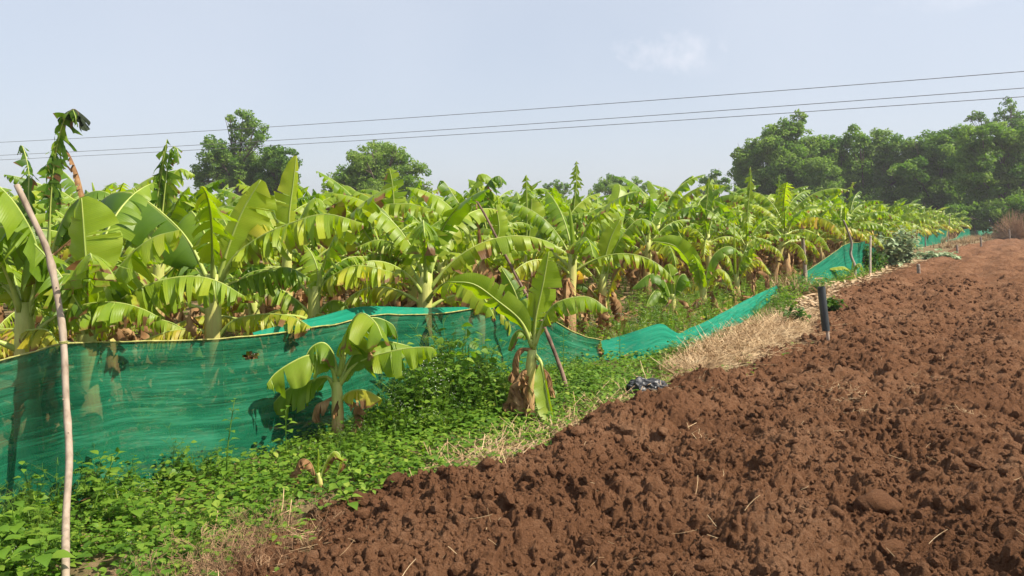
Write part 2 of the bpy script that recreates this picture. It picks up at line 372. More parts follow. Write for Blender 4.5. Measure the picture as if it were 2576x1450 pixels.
# finer rows close by
A2, R2 = np.meshgrid(ang, rr); X = R2 * np.sin(A2); Y = R2 * np.cos(A2)
Z, DD = soil_h(X, Y)
V = np.stack([X, Y, Z], -1).reshape(-1, 3); keep = (DD > -.6)
idx = np.arange(na * nr).reshape(nr, na)
kq = keep[:-1, :-1] & keep[1:, :-1] & keep[:-1, 1:] & keep[1:, 1:]
Q = np.stack([idx[:-1, :-1], idx[:-1, 1:], idx[1:, 1:], idx[1:, :-1]], -1)[kq]
used = np.unique(Q); remap = np.full(na * nr, -1); remap[used] = np.arange(len(used))
G = Geo(); G.add(V[used], remap[Q]); tag(G.build("ploughed_soil", M['soil'], attrs=False), kind="structure")
def zsoil(x, y):
    h, d = soil_h(np.array([float(x)]), np.array([float(y)]), False); return max(0.0, float(h[0]))

# plain ground, one sheet to the horizon (with the near field beyond the ploughed sheet)
G = Geo(); xs = np.concatenate([-np.geomspace(3000, 40, 14), np.linspace(-35, 35, 30), np.geomspace(40, 3000, 14)])
XX, YY = np.meshgrid(xs, xs); ii = np.arange(XX.size).reshape(XX.shape)
G.add(np.stack([XX, YY, np.zeros_like(XX)], -1).reshape(-1, 3), np.stack([ii[:-1, :-1], ii[:-1, 1:], ii[1:, 1:], ii[1:, :-1]], -1).reshape(-1, 4))
tag(G.build("ground", M['ground'], attrs=False), kind="structure")
# the ploughed field under and behind the camera, coarser
# clods lying loose
def clod_geo(seed, sub=2, jag=.35):
    import bmesh
    bm = bmesh.new(); bmesh.ops.create_icosphere(bm, subdivisions=sub, radius=1)
    V = np.array([v.co[:] for v in bm.verts]); T = np.array([[v.index for v in f.verts] for f in bm.faces]); bm.free()
    r = np.random.default_rng(seed); off = r.uniform(0, 50, 3)
    d = 1 + jag * 2.2 * (fbm(V[:, 0] * 1.3 + off[0] + V[:, 2], V[:, 1] * 1.3 + off[1] - V[:, 2], seed, 4) - .48)
    V = V * d[:, None] * r.uniform(.7, 1.15, 3); V[:, 2] *= .75
    q = Geo(); q.add(V, T=T); return q
def rotm(r, tilt=1.0):
    e = Matrix.Rotation(r.uniform(0, 6.283), 3, 'Z') @ Matrix.Rotation(r.normal() * .5 * tilt, 3, 'X') @ Matrix.Rotation(r.normal() * .5 * tilt, 3, 'Y')
    return np.array(e)
G = Geo(); cl = [clod_geo(i, 2 if i < 2 else 1, .5) for i in range(6)]
N = 110000; dist = 2.6 * (22 / 2.6) ** rng.uniform(0, 1, N); an = rng.uniform(R(-40), R(60), N); x = dist * np.sin(an); y = dist * np.cos(an)
h, d = soil_h(x, y, False); ok = d > .02; x, y, h = x[ok], y[ok], h[ok]
sz = .006 + .011 * rng.exponential(.6, len(x)) * (.6 + dist[ok] * .09); sz = np.minimum(sz, .055)
cloddy = vnoise(x * 1.5, y * 1.5, 7); keepc = rng.uniform(0, 1, len(x)) < cloddy * 1.6
lists = [[] for _ in cl]
for i in range(len(x)):
    if keepc[i]: lists[(i % 2) if sz[i] > .028 else 2 + i % 4].append((rotm(rng, 2) * sz[i], np.array([x[i], y[i], h[i] + sz[i] * .25])))
for q, L in zip(cl, lists): G.scatter(q, L)
tag(G.build("soil_clods", M['soil'], attrs=False, smooth=False), "loose crumbs and clods of brown earth strewn over the ploughed field", "soil", kind="stuff")
for (px, py, s, lab) in ((2200, 1285, .105, "biggest brown earth clod, with a deep dark hollow beside it in the ploughed soil"), (1665, 1120, .04, "squarish clod by the sunken patch of the ploughed field, below the crumpled black polythene"),
                         (2095, 1310, .05, "rounded earth clod just left of and below the biggest clod"), (2480, 935, .075, "isolated clod near the picture's right edge with pale scraps beside it"), (1413, 1100, .03, "small dark clod at the soil's edge under the drooping leaf tip")):
    p = g(px, py, .05); q = clod_geo(int(px), 3, .5); V = q.arrays()[0] * s; V[:, 2] += zsoil(p[0], p[1]) + s * .35; V[:, :2] += p[:2]
    G = Geo(); G.add(V, T=q.arrays()[2]); tag(G.build("soil_clod", M['soil'], loc=(p[0], p[1], zsoil(p[0], p[1])), attrs=False), lab, "clod", "large clods on the ploughed field")

NETN = np.array([ns(g(x, y)) for x, y in [(-420, 1520), (0, 1318), (300, 1250), (560, 1175), (850, 1085), (1120, 1012), (1340, 952), (1515, 905), (1700, 886), (1800, 852), (1955, 742), (2060, 722), (2135, 706), (2190, 688), (2302, 624), (2385, 607), (2510, 588)]])
def net_n(s): return np.interp(s, NETN[:, 1], NETN[:, 0])

# ------------------------------------------------------------------ banana plants
UP = np.array([0, 0, 1.]); GR = np.array([0, 0, -1.])
def leaf_blade(geo, mid, W, torn=.8, fold=60, yel=.35, edge=.2, side=None, t0=.14, r=None, asym=(1, 1), lod=1.0, grav=.6, dry=0.0, mat=0, wig=1.0):
    r = r or rng; n = len(mid); u = np.linspace(0, 1, n)
    Tg = np.gradient(mid, axis=0); Tg /= np.linalg.norm(Tg, axis=1)[:, None] + 1e-9
    ch = mid[-1] - mid[0]; hor = np.array([ch[0], ch[1], 0]); hor = unit(hor) if np.linalg.norm(hor) > 1e-3 else np.array([1., 0, 0])
    sref = np.cross(hor, UP) if side is None else unit(side)
    S = sref[None] - Tg * (Tg @ sref)[:, None]; S /= np.linalg.norm(S, axis=1)[:, None] + 1e-9
    Nn = np.cross(S, Tg); flip = np.sign(Nn[:, 2]); flip[flip == 0] = 1
    if side is None: Nn = Nn * flip[:, None]
    f = lambda A, t: np.stack([np.interp(t, u, A[:, k]) for k in range(3)], -1)
    nv = 4 if lod >= .8 else (3 if lod > .4 else 2)
    for sg, am in ((-1, asym[0]), (1, asym[1])):
        if am <= 0: continue
        if torn < .03: cuts = [t0, 1.0]
        else:
            m = max(1, int((2 + torn * 25) * (1 if lod > .6 else .6) * r.uniform(.8, 1.15)))
            c = (np.sort(r.uniform(t0 + .03, .985, m)) if torn < .45 else np.sort(np.linspace(t0 + .02, .985, m) + r.normal(0, .28 * (1 - t0) / m, m)).clip(t0 + .01, .99)); c = c[np.concatenate([[True], np.diff(c) > .012])]; cuts = [t0, *c, 1.0]
        base_phi = R(fold)
        for a, b in zip(cuts[:-1], cuts[1:]):
            rows = max(2, int(math.ceil((b - a) * 22 * lod)) + 1); t = np.linspace(a, b, rows)
            phi = base_phi + (r.normal() * .34 * (torn + .12)) * wig; tap = torn * r.uniform(.25, .8) if b - a < .4 else .05
            lf = r.uniform(.82, 1.05) if torn > .1 else 1.0; cc = (a + b) / 2 + r.normal() * .004
            x = np.clip((t - t0) / (1 - t0), 0, 1); wd = W / 2 * am * lf * (1 + .22 * max(0, torn - .5)) * np.sin(math.pi * np.clip(x, .012, .985) ** .82) ** .55
            v = np.linspace(0, 1, nv + 1); sk = r.uniform(.05, .35); tw = r.normal() * .7 * torn
            te = cc + (t[:, None] - cc) * (1 - tap * v[None] ** 1.5)
            te = np.clip(te, 0, 1)
            P = f(mid, te); SS = f(S, t)[:, None, :]; NN = f(Nn, t)[:, None, :]; TT = f(Tg, t)[:, None, :]
            Dn = -NN * (1 - grav) + GR * grav; Dn = Dn / (np.linalg.norm(Dn, axis=-1, keepdims=True) + 1e-9)
            if phi < 0: Dn = -NN
            aph = abs(phi); wave = np.sin(t * 37 + r.uniform(0, 6)) * .16 * wig * (1 - .5 * torn)
            angv = aph * (.45 + .75 * v[None]) + wave[:, None] * v[None]
            ca = np.cos(angv); sa = np.sin(angv); dv = np.zeros((rows, nv + 1, 3)); 
            step = wd[:, None] / nv
            inc = (ca[..., None] * SS * sg + sa[..., None] * Dn) * step[..., None]
            dv[:, 1:] = np.cumsum(inc[:, :-1] * .5 + inc[:, 1:] * .5, axis=1)
            along = ((t - (a + b) / 2) / max(1e-3, (b - a)))[:, None]
            dv = dv + SS * (tw * along * v[None] * wd[:, None] * .5)[..., None] + TT * (sk * v[None] * wd[:, None])[..., None]
            Pp = P + dv
            ys = yel + r.normal() * .065 * (.4 + torn); br = (edge + .16 * torn) * r.uniform(.3, 1.6); dead = .55 if r.uniform() < .05 * torn + .12 * edge * torn else 0
            U_ = np.repeat(t[:, None], nv + 1, 1); V_ = np.repeat(v[None], rows, 0)
            lp = np.stack([U_, V_, np.full_like(U_, r.uniform())], -1).reshape(-1, 3)
            dr = dry + dead * np.clip(V_ * 1.5, 0, 1) + br * V_ ** 3 + edge * .6 * np.clip((U_ - .8) * 5, 0, 1) * V_
            tc = np.stack([np.clip(ys + .05 * V_, -.6, 1), dr, V_ * 0, V_ * 0], -1).reshape(-1, 4)
            ii = np.arange(rows * (nv + 1)).reshape(rows, nv + 1)
            Qf = np.stack([ii[:-1, :-1], ii[:-1, 1:], ii[1:, 1:], ii[1:, :-1]], -1).reshape(-1, 4)
            geo.add(Pp.reshape(-1, 3), Qf, lp=lp, tc=tc, mat=mat)
def midrib(geo, mid, r0, r1=.003, mat=0, lod=1):
    n = len(mid); u = np.linspace(0, 1, n); tube(geo, mid - UP * .004, r0 * (.32 + .68 * np.clip(1 - u / .3, 0, 1)) * (1 - u) ** .5 + r1 * .8, 6 if lod > .6 else 4, mat=mat)
def gen_mid(z, az, L, e0, e1, pw=1.2, x0=.03, n=22, sway=.12, r=None):
    r = r or rng; t = np.linspace(0, 1, n); el = np.radians(e0 + (e1 - e0) * t ** pw); a = az + sway * r.normal() * t ** 2
    d = np.stack([np.cos(el) * np.cos(a), np.cos(el) * np.sin(a), np.sin(el)], 1) * (L / (n - 1))
    P = np.vstack([[0, 0, 0], np.cumsum(d[:-1], 0)]); return P + np.array([math.cos(az) * x0, math.sin(az) * x0, z])
def dry_mid(z, az, L, r):
    t = np.linspace(0, 1, 10); el = np.radians(20 - 110 * np.clip(t * 2.6, 0, 1)); d = np.stack([np.cos(el) * math.cos(az), np.cos(el) * math.sin(az), np.sin(el)], 1) * (L / 9)
    P = np.vstack([[0, 0, 0], np.cumsum(d[:-1], 0)]) + np.array([math.cos(az) * .05, math.sin(az) * .05, z]); P[:, :2] += np.cumsum(r.normal(0, .012, (10, 2)), 0); P[:, 2] = np.maximum(P[:, 2], .03); return P
def stem_geo(geo, h, r0, r1, lean, r, base=None, sides=10, mat=0):
    t = np.linspace(0, 1, 9); P = np.stack([lean[0] * t ** 1.5, lean[1] * t ** 1.5, h * t], 1)
    if base is not None: P = P + base
    rad = r0 * (1 - t) + r1 * t; rad[0] *= 1.15; rad = rad * (1 + .05 * r.normal(size=9)); tube(geo, P, rad, sides, mat=mat); return P[-1]
def cigar(geo, P, rad, mat=0, yel=.45):
    n = len(P); u = np.linspace(0, 1, n); tube(geo, P, rad * (np.sin(math.pi * np.clip(u * .9 + .08, 0, 1)) ** .5 * (1 - .55 * u)) + .002, 8, tc=(yel, 0, 0, 0), mat=mat)

PM = [M['leaf'], M['rib'], M['stem'], M['dry']]
def plant_spec(r, adult=1.0, dryn=4, yel=.3, torn=.85):
    """leaf list of one plant: each entry describes a leaf"""
    h = adult * r.uniform(.92, 1.18); L = []; a0 = r.uniform(0, 6.28); n = int(r.integers(9, 12))
    for i in range(n):
        q = i / (n - 1); az = a0 + i * 2.4 + r.normal() * .25          # q = 0 oldest, 1 youngest
        e0 = 28 + 50 * q + r.normal() * 6; e1 = -78 + 95 * q ** 1.6 + r.normal() * 10
        ln = adult * (.95 + .36 * math.sin(math.pi * min(1, q * .8 + .15))) * r.uniform(.88, 1.1)
        L.append(dict(z=h - (1 - q) * .32 * adult, az=az, L=ln, e0=e0, e1=e1, W=adult * r.uniform(.34, .44) * (1 - .15 * q ** 3), torn=float(np.clip(torn + .12 - .5 * q ** 4 + r.normal() * .1, .1, 1)),
                      fold=80 - 30 * q ** 2 + r.normal() * 8, yel=float(np.clip(yel + (.38 * (1 - q) ** 2.5) + r.normal() * .07, 0, .95)), edge=float(np.clip(.12 + .55 * (1 - q) ** 2 + r.normal() * .08, 0, 1))))
    if r.uniform() < .3:    # wind-shredded upright leaf
        L.append(dict(z=h, az=r.uniform(0, 6.28), L=adult * 1.2, e0=88, e1=68, W=adult * .38, torn=1.0, fold=80, yel=.22, edge=.25))
    return h, L
def lean_of(r, h): return (r.normal() * .06 * h, r.normal() * .06 * h)

def build_plant(name, r, adult=1.0, parts=2, dryn=4, lod=1.0, yel=.3, torn=.85):
    """parts 2: leaf > midrib; 1: leaf with its rib in one mesh; 0: one mesh for the plant"""
    h, L = plant_spec(r, adult, dryn, yel, torn); ln = lean_of(r, h)
    if parts: root = empty(name, (0, 0, 0))
    one = Geo()
    sg = one if parts == 0 else Geo(); stem_geo(sg, h, .095 * adult, .05 * adult, ln, r, sides=8 if lod > .6 else 5, mat=2 if parts == 0 else 0)
    if parts: sg.build("pseudostem", M['stem'], root)
    for d in L:
        tz = d['z'] / h; mid = gen_mid(d['z'], d['az'], d['L'], d['e0'], d['e1'], r=r, n=22 if lod > .6 else 12) + np.array([ln[0] * tz ** 1.5, ln[1] * tz ** 1.5, 0])
        lg = one if parts == 0 else Geo(); kw = {k_: d[k_] for k_ in ('torn', 'fold', 'yel', 'edge')}
        leaf_blade(lg, mid, d['W'], lod=lod, r=r, **kw)
        if parts == 2:
            lo = lg.build("leaf", M['leaf'], root); mg = Geo(); midrib(mg, mid, .021 * adult); mg.build("midrib", M['rib'], lo)
        else:
            midrib(lg, mid, .021 * adult, mat=1, lod=lod)
            if parts == 1: lg.build("leaf", PM, root)
    if r.uniform() < .6:
        cg = one if parts == 0 else Geo(); P = gen_mid(h - .05, r.uniform(0, 6.28), adult * r.uniform(.35, .7), 88, 80, n=10, x0=0, r=r) + np.array([ln[0], ln[1], 0]); cigar(cg, P, .035 * adult)
        if parts: cg.build("furled_leaf", M['leaf'], root)
    for i in range(dryn):
        P = dry_mid(h * r.uniform(.45, .85), r.uniform(0, 6.28), adult * r.uniform(.5, 1.0), r); dg = one if parts == 0 else Geo()
        leaf_blade(dg, P, .26 * adult, torn=.35, fold=95, side=None, r=r, lod=.5 if lod > .6 else .35, grav=.2, wig=3, t0=.05, mat=3 if parts == 0 else 0)
        if parts: dg.build("dry_leaf", M['dry'], root)
    if parts == 0: return one
    return root

def place(o, p, rz, sc):
    o.location = (float(p[0]), float(p[1]), float(p[2])); o.rotation_euler = (0, 0, rz); o.scale = (sc, sc, sc)

# ---- plants seen close enough to read every leaf: midribs follow the photograph's leaves in space
def Ydepth(px, n):
    kx = (px - 1288) / F; return n / (kx * math.cos(TH) - math.sin(TH))
def px_leaf(root, base, Y, pts, W=.42, dY=0.0, rib=.02, mat='leaf', name='leaf', lab=None, seed=None, n=24, **kw):
    r = np.random.default_rng(seed if seed is not None else int(abs(pts[-1][0]) * 7 + abs(pts[-1][1])))
    m = len(pts); P = [at(x, y, Y + dY * (i / (m - 1)) ** 1.3) for i, (x, y) in enumerate(pts)]
    mid = spline(P, n) - np.asarray(base); G_ = Geo(); leaf_blade(G_, mid, W, r=r, **kw); lo = G_.build(name, M[mat], root)
    if rib:
        G_ = Geo(); midrib(G_, mid, rib); G_.build("midrib", M['rib'] if mat == 'leaf' else M['dry'], lo)
    if lab: lo["label"] = lab
    return lo
def hero(label, px, Y, fork_py, leaves, r0=.085, r1=.05, extra=0, dryn=3, seed=1, group=None, furl=None, top_px=None, adult=1.0, eyel=.35, name="banana_plant", lo_only=None, cat="banana plant"):
    r = np.random.default_rng(seed); b = at(px, 900, Y); b[2] = 0; base = b
    root = empty(name, base, label, cat, group); f = at(top_px if top_px is not None else px, fork_py, Y) - base; h = f[2]
    sg = Geo(); stem_geo(sg, h, r0, r1, (f[0], f[1]), r, sides=12); sg.build("pseudostem", M['stem'], root)
    for lf in leaves: px_leaf(root, base, Y, **lf)
    a0 = r.uniform(0, 6.28)
    for i in range(extra):
        q = i / max(1, extra - 1); az = a0 + i * 2.4 + r.normal() * .3
        mid = gen_mid(h - .05 - .25 * (1 - q) * adult, az, adult * r.uniform(.85, 1.25), 30 + 45 * q + r.normal() * 6, -75 + 90 * q + r.normal() * 10, r=r) + np.array([f[0], f[1], 0])
        lg = Geo(); leaf_blade(lg, mid, adult * r.uniform(.34, .42), torn=float(np.clip(1 - .4 * q ** 2, .2, 1)), fold=78 - 25 * q ** 2, yel=eyel + .3 * (1 - q) ** 2, edge=.15 + .5 * (1 - q) ** 2, r=r)
        lo = lg.build("leaf", M['leaf'], root); mg = Geo(); midrib(mg, mid, .02 * adult); mg.build("midrib", M['rib'], lo)
    for i in range(dryn):
        P = dry_mid(h * r.uniform(.4, .85), r.uniform(0, 6.28), adult * r.uniform(.4, .8), r); P[:, :2] += f[:2] * .5; dg = Geo()
        leaf_blade(dg, P, .28 * adult, torn=.35, fold=95, r=r, lod=.6, grav=.2, wig=3, t0=.05); dg.build("dry_leaf", M['dry'], root)
    if furl:
        P = spline([at(x, y, Y) - base for x, y in furl[0]], 12); cg = Geo(); cigar(cg, P, furl[1], yel=.5); cg.build("furled_leaf", M['leaf'], root)
    return root
XR = (1, 0, 0)
FR = "banana plants of the front row behind the net"
HEROES = []
def H(*a, **k): HEROES.append(hero(*a, **k))
# in front of the net
hero("small banana plant in front of the green net with one yellow lower leaf", 847, 5.25, 960, [
    dict(pts=[(847, 969), (836, 930), (812, 900), (779, 893), (740, 908), (695, 937), (671, 966)], W=.50, torn=.34, fold=76, yel=.34, edge=.05, dY=-.25, asym=(1, .85), t0=.2),
    dict(pts=[(842, 977), (823, 948), (785, 956), (725, 978), (674, 1030)], W=.42, torn=.3, fold=74, yel=.25, edge=.05, dY=-.02),
    dict(pts=[(853, 969), (887, 922), (937, 896), (1016, 877), (1080, 873), (1096, 882)], W=.44, torn=.42, fold=78, yel=.38, edge=.15, dY=-.1, t0=.28),
    dict(pts=[(856, 958), (880, 905), (915, 868), (970, 858), (1037, 872)], W=.42, torn=.15, fold=62, yel=.34, edge=.05, dY=.18),
    dict(pts=[(853, 945), (864, 880), (885, 810), (911, 787), (945, 812), (962, 850)], W=.56, torn=.2, fold=66, yel=.42, edge=.5, dY=-.30, t0=.22),
    dict(pts=[(847, 940), (838, 890), (815, 862), (785, 872), (765, 905)], W=.40, torn=.1, fold=50, yel=.25, edge=.55, dY=-.1),
    dict(pts=[(858, 930), (880, 850), (930, 800), (985, 815), (1000, 850)], W=.36, torn=.3, fold=60, yel=.15, edge=.3, dY=.25),
    dict(pts=[(853, 1012), (880, 985), (920, 982), (958, 1002)], W=.30, torn=.12, fold=72, yel=.80, edge=.6, dY=-.08, lab="yellow lower leaf with brown scorched edge"),
    dict(pts=[(842, 1000), (815, 1010), (795, 1022), (785, 1055)], W=.22, torn=.1, fold=85, mat='dry', name='dry_leaf', dY=-.05, wig=3),
    dict(pts=[(925, 868), (930, 885), (938, 905), (935, 930)], W=.12, torn=.2, fold=85, mat='dry', name='dry_leaf', dY=-.1, wig=3),
    dict(pts=[(850, 970), (868, 950), (890, 920), (905, 905)], W=.10, torn=.2, fold=75, yel=.4, edge=.4),
    dict(pts=[(848, 975), (852, 1000), (842, 1030), (838, 1050)], W=.14, torn=.2, fold=90, mat='dry', name='dry_leaf', dY=-.1, wig=2),
], r0=.05, r1=.036, dryn=1, seed=31, adult=.6, group=None)
hero("slender banana plant before the net, one long leaf hanging down to the soil", 1330, 5.95, 880, [
    dict(pts=[(1339, 872), (1310, 807), (1250, 755), (1191, 714), (1128, 708)], W=.26, torn=.2, fold=30, yel=.36, edge=.2, dY=-.15, side=(.45, -.35, .82), grav=0, t0=.12),
    dict(pts=[(1336, 850), (1318, 795), (1292, 727), (1263, 676)], W=.20, torn=.35, fold=35, yel=.33, edge=.5, dY=.05, side=XR, grav=.1),
    dict(pts=[(1343, 878), (1348, 800), (1366, 715), (1381, 632)], W=.27, torn=.3, fold=28, yel=.40, edge=.1, dY=-.05, side=XR, grav=0, t0=.10, asym=(.8, 1.15)),
    dict(pts=[(1345, 868), (1378, 785), (1415, 755), (1480, 747), (1529, 778)], W=.36, torn=.45, fold=80, yel=.44, edge=.4, dY=-.1, t0=.22),
    dict(pts=[(1343, 890), (1362, 915), (1373, 981), (1390, 1055), (1412, 1072)], W=.2, torn=.12, fold=40, yel=.42, edge=.5, dY=-.35, side=(1, -.3, 0), grav=.1, asym=(1.2, .35), lab="long folded leaf hanging down to the ground"),
    dict(pts=[(1338, 880), (1305, 880), (1290, 920), (1300, 960)], W=.22, torn=.2, fold=80, mat='dry', name='dry_leaf', wig=3),
    dict(pts=[(1336, 930), (1310, 940), (1290, 990), (1285, 1030)], W=.26, torn=.3, fold=80, mat='dry', name='dry_leaf', wig=3, dY=-.1),
    dict(pts=[(1336, 940), (1325, 960), (1318, 1010), (1322, 1045)], W=.26, torn=.3, fold=80, mat='dry', name='dry_leaf', wig=3, dY=-.15),
    dict(pts=[(1345, 920), (1375, 935), (1388, 965), (1385, 995)], W=.18, torn=.3, fold=80, mat='dry', name='dry_leaf', wig=3, dY=-.05),
    dict(pts=[(1340, 860), (1310, 830), (1290, 845), (1278, 880)], W=.2, torn=.2, fold=70, yel=.3, edge=.7),
], r0=.05, r1=.038, dryn=2, seed=32, top_px=1339, adult=.6, furl=([(1342, 860), (1345, 790), (1347, 745)], .018))
hero("withered little banana sucker with two curled brown leaves among the weeds", 800, 4.25, 1190, [
    dict(pts=[(797, 1215), (782, 1165), (758, 1155), (744, 1180), (752, 1215)], W=.13, torn=.3, fold=80, mat='dry', name='dry_leaf', wig=3, rib=.008, grav=.2),
    dict(pts=[(802, 1215), (818, 1165), (840, 1135), (856, 1150), (848, 1195)], W=.11, torn=.3, fold=80, yel=.55, edge=.9, dry=.3, wig=3, rib=.008, grav=.2),
    dict(pts=[(798, 1220), (790, 1240), (798, 1265), (806, 1280)], W=.16, torn=.15, fold=85, mat='dry', name='dry_leaf', wig=3, rib=.006, dY=-.1),
    dict(pts=[(800, 1210), (808, 1225), (812, 1255), (815, 1275)], W=.14, torn=.15, fold=85, mat='dry', name='dry_leaf', wig=3, rib=.006, dY=-.08)],
    r0=.022, r1=.012, dryn=0, seed=33, adult=.3, furl=([(799, 1190), (801, 1150), (800, 1130)], .006))
hero("tiny banana sucker with one flat leaf held out in front of the far upright net", 2143, 19.6, 680, [
    dict(pts=[(2142, 690), (2125, 672), (2100, 673), (2083, 677)], W=.32, torn=.05, fold=40, yel=.45, edge=.1, dY=-.1),
    dict(pts=[(2144, 690), (2152, 668), (2165, 664), (2172, 680)], W=.3, torn=.3, fold=60, yel=.35, edge=.3)], r0=.05, r1=.03, dryn=2, seed=34, adult=.5, furl=([(2143, 680), (2146, 655)], .02))
# the front row, left to right
H("large banana plant at the left edge of the photo behind the pale pole", 60, Ydepth(60, -4.95), 760, [
    dict(pts=[(75, 790), (95, 640), (50, 530), (-20, 455), (-110, 420)], W=.52, torn=.3, fold=55, yel=.36, edge=.1, dY=-.2),
    dict(pts=[(60, 770), (-60, 640), (-10, 573), (60, 590), (144, 680), (208, 785)], W=.52, torn=.9, fold=76, yel=.40, edge=.3, dY=-.12),
    dict(pts=[(70, 800), (110, 720), (160, 690), (230, 700)], W=.4, torn=.8, fold=70, yel=.3, edge=.2, dY=-.1),
    dict(pts=[(40, 830), (70, 830), (120, 830), (150, 870)], W=.36, torn=.5, fold=75, yel=.70, edge=.6, dY=-.15),
    dict(pts=[(50, 780), (20, 720), (-40, 690), (-120, 720)], W=.45, torn=.6, fold=65, yel=.3, edge=.2)], seed=41, extra=4, group=FR, furl=([(65, 760), (70, 650)], .035))
H("banana plant with one half-unrolled upright leaf standing just right of the pale pole", 216, Ydepth(216, -4.95), 770, [
    dict(pts=[(216, 800), (218, 700), (212, 600), (205, 497)], W=.40, torn=.10, fold=-32, yel=.50, edge=.1, side=XR, grav=0, t0=.25, asym=(.75, 1.1)),
    dict(pts=[(222, 830), (250, 755), (310, 660), (380, 600), (452, 578)], W=.50, torn=.6, fold=74, yel=.50, edge=.2, dY=-.05, t0=.1),
    dict(pts=[(228, 860), (274, 779), (357, 722), (457, 695), (540, 704), (615, 745)], W=.50, torn=1.0, fold=80, yel=.40, edge=.25, dY=.10),
    dict(pts=[(205, 810), (150, 770), (110, 800), (90, 850)], W=.40, torn=.3, fold=60, yel=.28, edge=.2, dY=-.1),
    dict(pts=[(222, 800), (270, 730), (330, 720), (380, 790)], W=.42, torn=.7, fold=65, yel=.2, edge=.2, dY=.25)], seed=42, extra=3, group=FR)
H("sturdy yellow-stemmed banana plant with a broad upright leaf and a long torn one", 535, Ydepth(535, -5.0), 690, [
    dict(pts=[(550, 705), (575, 620), (610, 530), (656, 452)], W=.58, torn=.12, fold=22, yel=.46, edge=.12, side=(1, .15, 0), grav=0, t0=.06, asym=(.28, .95)),
    dict(pts=[(530, 720), (480, 615), (430, 555), (350, 493), (290, 484), (243, 514)], W=.62, torn=.10, fold=78, yel=.13, edge=.1, dY=.25, grav=.5, asym=(1.1, .5)),
    dict(pts=[(550, 715), (590, 645), (660, 592), (740, 558), (820, 538), (915, 562)], W=.52, torn=1.0, fold=74, yel=.40, edge=.25, dY=-.15),
    dict(pts=[(545, 850), (590, 805), (660, 790), (730, 795), (782, 822)], W=.40, torn=.8, fold=74, yel=.66, edge=.55, dY=-.15),
    dict(pts=[(528, 850), (500, 828), (430, 832), (350, 860)], W=.34, torn=.85, fold=74, yel=.66, edge=.6, dY=-.15),
    dict(pts=[(535, 720), (470, 660), (420, 690), (370, 740)], W=.42, torn=.95, fold=72, yel=.22, edge=.2, dY=.1),
    dict(pts=[(550, 725), (640, 690), (720, 672), (780, 700)], W=.42, torn=.95, fold=74, yel=.30, edge=.2, dY=.1),
    dict(pts=[(545, 700), (520, 600), (480, 530), (478, 600), (482, 670)], W=.48, torn=.25, fold=60, yel=.22, edge=.2, dY=.4),
    dict(pts=[(560, 700), (640, 560), (690, 580), (730, 600)], W=.42, torn=.3, fold=60, yel=.62, edge=.5, dY=.3)], seed=43, extra=2, group=FR, r0=.075, r1=.055)
H("banana plant with forked pale stem under the long torn leaf of its left neighbour", 790, Ydepth(790, -4.9), 720, [
    dict(pts=[(795, 770), (815, 714), (850, 686), (905, 667), (1008, 690)], W=.46, torn=.95, fold=72, yel=.56, edge=.45, dY=-.15),
    dict(pts=[(785, 750), (740, 700), (680, 678), (620, 690), (582, 730)], W=.42, torn=.9, fold=72, yel=.26, edge=.2, dY=-.05),
    dict(pts=[(780, 790), (740, 750), (690, 724), (630, 745)], W=.40, torn=.5, fold=70, yel=.26, edge=.3, dY=-.15),
    dict(pts=[(800, 790), (830, 758), (865, 762), (888, 800)], W=.36, torn=.25, fold=66, yel=.40, edge=.2, dY=-.1),
    dict(pts=[(793, 760), (800, 690), (785, 640), (760, 610)], W=.36, torn=.5, fold=55, yel=.42, edge=.2, dY=.1),
    dict(pts=[(790, 800), (800, 790), (820, 795), (828, 830)], W=.16, torn=.1, fold=80, yel=.8, edge=.4, dY=-.2),
    dict(pts=[(795, 750), (820, 690), (870, 650), (925, 645)], W=.40, torn=.9, fold=70, yel=.32, edge=.3, dY=.3)], seed=44, extra=2, group=FR, r0=.07, r1=.052, dryn=4)
H("banana plant with two snapped yellow-ribbed leaves folded over above its stem", 1038, Ydepth(1038, -5.5), 660, [
    dict(pts=[(1035, 690), (1025, 640), (1005, 580), (985, 560), (1010, 610)], W=.24, torn=.3, fold=70, yel=.70, edge=.5),
    dict(pts=[(1040, 680), (1042, 620), (1052, 588), (1066, 620), (1078, 660)], W=.30, torn=.4, fold=70, yel=.5, edge=.4, dY=-.1),
    dict(pts=[(1030, 690), (1005, 625), (955, 603), (895, 622)], W=.40, torn=.95, fold=72, yel=.45, edge=.5, dY=-.05),
    dict(pts=[(1045, 700), (1060, 670), (1080, 700), (1086, 775)], W=.36, torn=.6, fold=70, yel=.6, edge=.6, dY=-.1),
    dict(pts=[(1040, 700), (1000, 650), (930, 640), (860, 680)], W=.42, torn=.95, fold=72, yel=.35, edge=.3, dY=.2)], seed=45, extra=3, group=FR, dryn=6, r0=.07, r1=.045)
